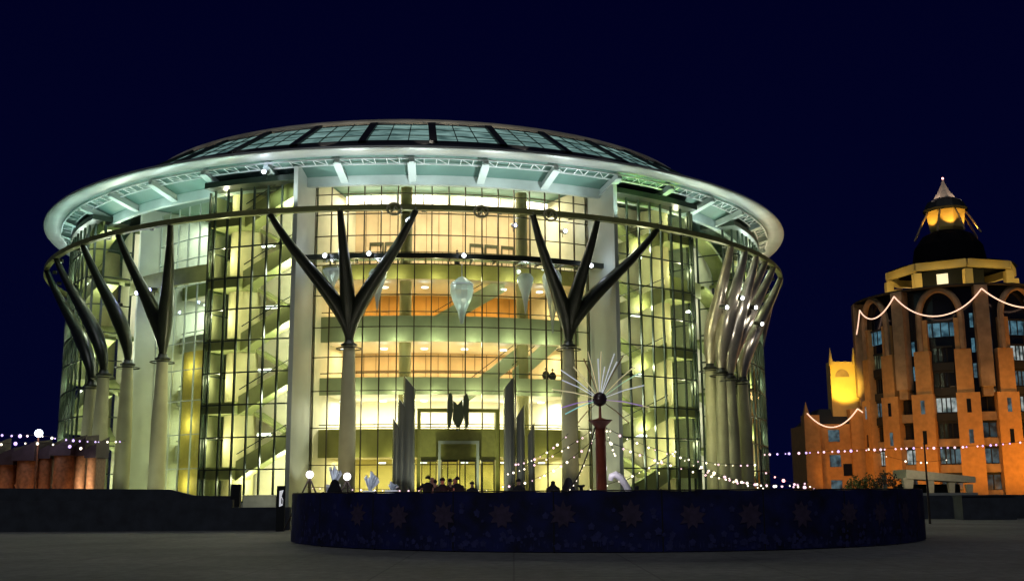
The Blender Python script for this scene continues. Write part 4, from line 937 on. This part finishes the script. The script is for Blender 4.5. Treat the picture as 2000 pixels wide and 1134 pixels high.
lamp('SPOT', (x0 + 3, 140, .5), 800, (1, .30, .04), .3, (x0 + 4, 152, 5), 90)
lamp('SPOT', (x0 + 9, 140, .5), 500, (1, .36, .04), .3, (x0 + 8, 152, 5), 90)
# rope light swags
SW = [((1691, 600), (1765, 577), 137, 142), ((1765, 577), (1914, 562), 137.5, 136.5), ((1914, 562), (2040, 590), 136.5, 138.5), ((1672, 640), (1688, 604), 145, 142)]
anc = [T(13.9, a, 26.4) for a in (-97.5, -52.5, -7.5, 37.5)]
for i, (a, b_, sg, lab) in enumerate(((T(13.9, -80, 25.6), anc[1], 2.0, 'pink rope light swag on the left face of the orange tower'), (anc[1], anc[2], 3.2, 'pink rope light swag across the middle arch of the orange tower'), (anc[2], anc[3], 2.4, 'pink rope light swag on the right face of the orange tower'),
                          (T(13.9, -86, 22.5), T(13.9, -80, 25.6), .2, 'short steep rope light at the left edge of the orange tower'), (Vector((x0 + .3, 150.7, 12.4)), Vector((x0 + 7.3, 150.9, 13.0)), 2.2, 'pink rope light swag hanging on the low tower wing'), (Vector((x0 + 7.3, 150.9, 13.0)), Vector((x0 + 11.5, 149.5, 10.4)), .3, 'short rope light from the wing to the tower'))):
    pts = [a + (b_ - a) * (k / 20) - Vector((0, 0, sg * 4 * (k / 20) * (1 - k / 20))) for k in range(21)]
    if i < 3: pts = [Vector((TC.x, TC.y, p.z)) + Vector((p.x - TC.x, p.y - TC.y, 0)).normalized() * 13.9 for p in pts]
    m = MB(); m.tube(pts, .085, 6); tag(m.build('rope_light', 'rope_light', base=a), lab, 'rope light', 'rope light swags on the tower')

# ================================================================== entrance canopy and bushes before the tower
Y = 112; xa, xb = at(1770, 920, Y).x, at(1905, 930, Y).x; za, zb2 = at(1770, 916, Y).z, at(1905, 930, Y).z
cn = thing('entrance_canopy', ((xa + xb) / 2, Y, 0), 'pale sloping entrance canopy on tapered legs before the orange tower', 'canopy')
m = MB(); m.hexa([(xa, Y, za - .9), (xb, Y, zb2 - .6), (xb, Y + 4, zb2 - .6), (xa, Y + 4, za - .9)], [(xa, Y, za), (xb, Y, zb2), (xb, Y + 4, zb2), (xa, Y + 4, za)]); m.build('canopy_roof', 'canopy_stone', cn)
for f in (.03, .36, .66, .92):
    xx = xa + (xb - xa) * f; zz = za + (zb2 - za) * f - .8; q = MB(); wv = .55 if f < .1 else .3
    q.hexa([(xx - .1, Y + .2, 0), (xx + .1, Y + .2, 0), (xx + .1, Y + .6, 0), (xx - .1, Y + .6, 0)], [(xx - wv, Y + .1, zz), (xx + wv, Y + .1, zz), (xx + wv, Y + .8, zz), (xx - wv, Y + .8, zz)]); q.build('leg', 'canopy_stone', cn)
m = MB(); m.box(xa + .5, xb, Y + 4.05, Y + 4.3, 0, zb2 - .7); m.build('back_wall', 'tower_dark', cn)
lamp('POINT', (xa + 1, Y - 4, 4.5), 260, (1, .85, .55), .3)
def bush(x, y, Y, w, h, mm, lab):
    p = at(x, y, Y); b = thing('bush', (p.x, Y, 0), lab, 'bush'); m = MB()
    for i in range(900):
        a = random.uniform(0, 2 * math.pi); u = random.uniform(-1, 1); rr = random.uniform(.55, 1) ** .5; s = math.sqrt(1 - u * u)
        k = 1 + .22 * math.sin(3 * a + 2 * u) ; c = Vector((p.x + w * rr * k * s * math.cos(a), Y + w * .8 * rr * k * s * math.sin(a), p.z * .5 + p.z * .5 * rr * u * k + .1))
        d1 = Vector((random.gauss(0, 1), random.gauss(0, 1), random.gauss(0, 1))).normalized() * random.uniform(.08, .17); d2 = d1.cross(Vector((random.gauss(0, 1), random.gauss(0, 1), 1))).normalized() * .07
        m.add([c - d1, c + d2, c + d1, c - d2], [[0, 1, 2, 3]])
    m.build('foliage', mm, b); m = MB(); m.tube([(p.x, Y, 0), (p.x, Y, p.z * .6)], [.08, .04], 6); m.build('stem', 'kiosk_wood', b)
bush(1672, 934, 92, 1.0, 2, 'bush_leaf', 'low pale green bush at the left foot of the orange tower')
bush(1700, 930, 94, 1.1, 2, 'bush_leaf', 'pale green bush between the low bush and dark round bush')
bush(1732, 925, 90, 1.15, 2, 'bush_dark', 'dark round clipped bush beside the pale canopy')
lamp('POINT', (at(1685, 930, 88).x, 88, 3.6), 60, (1, .85, .4), .2)
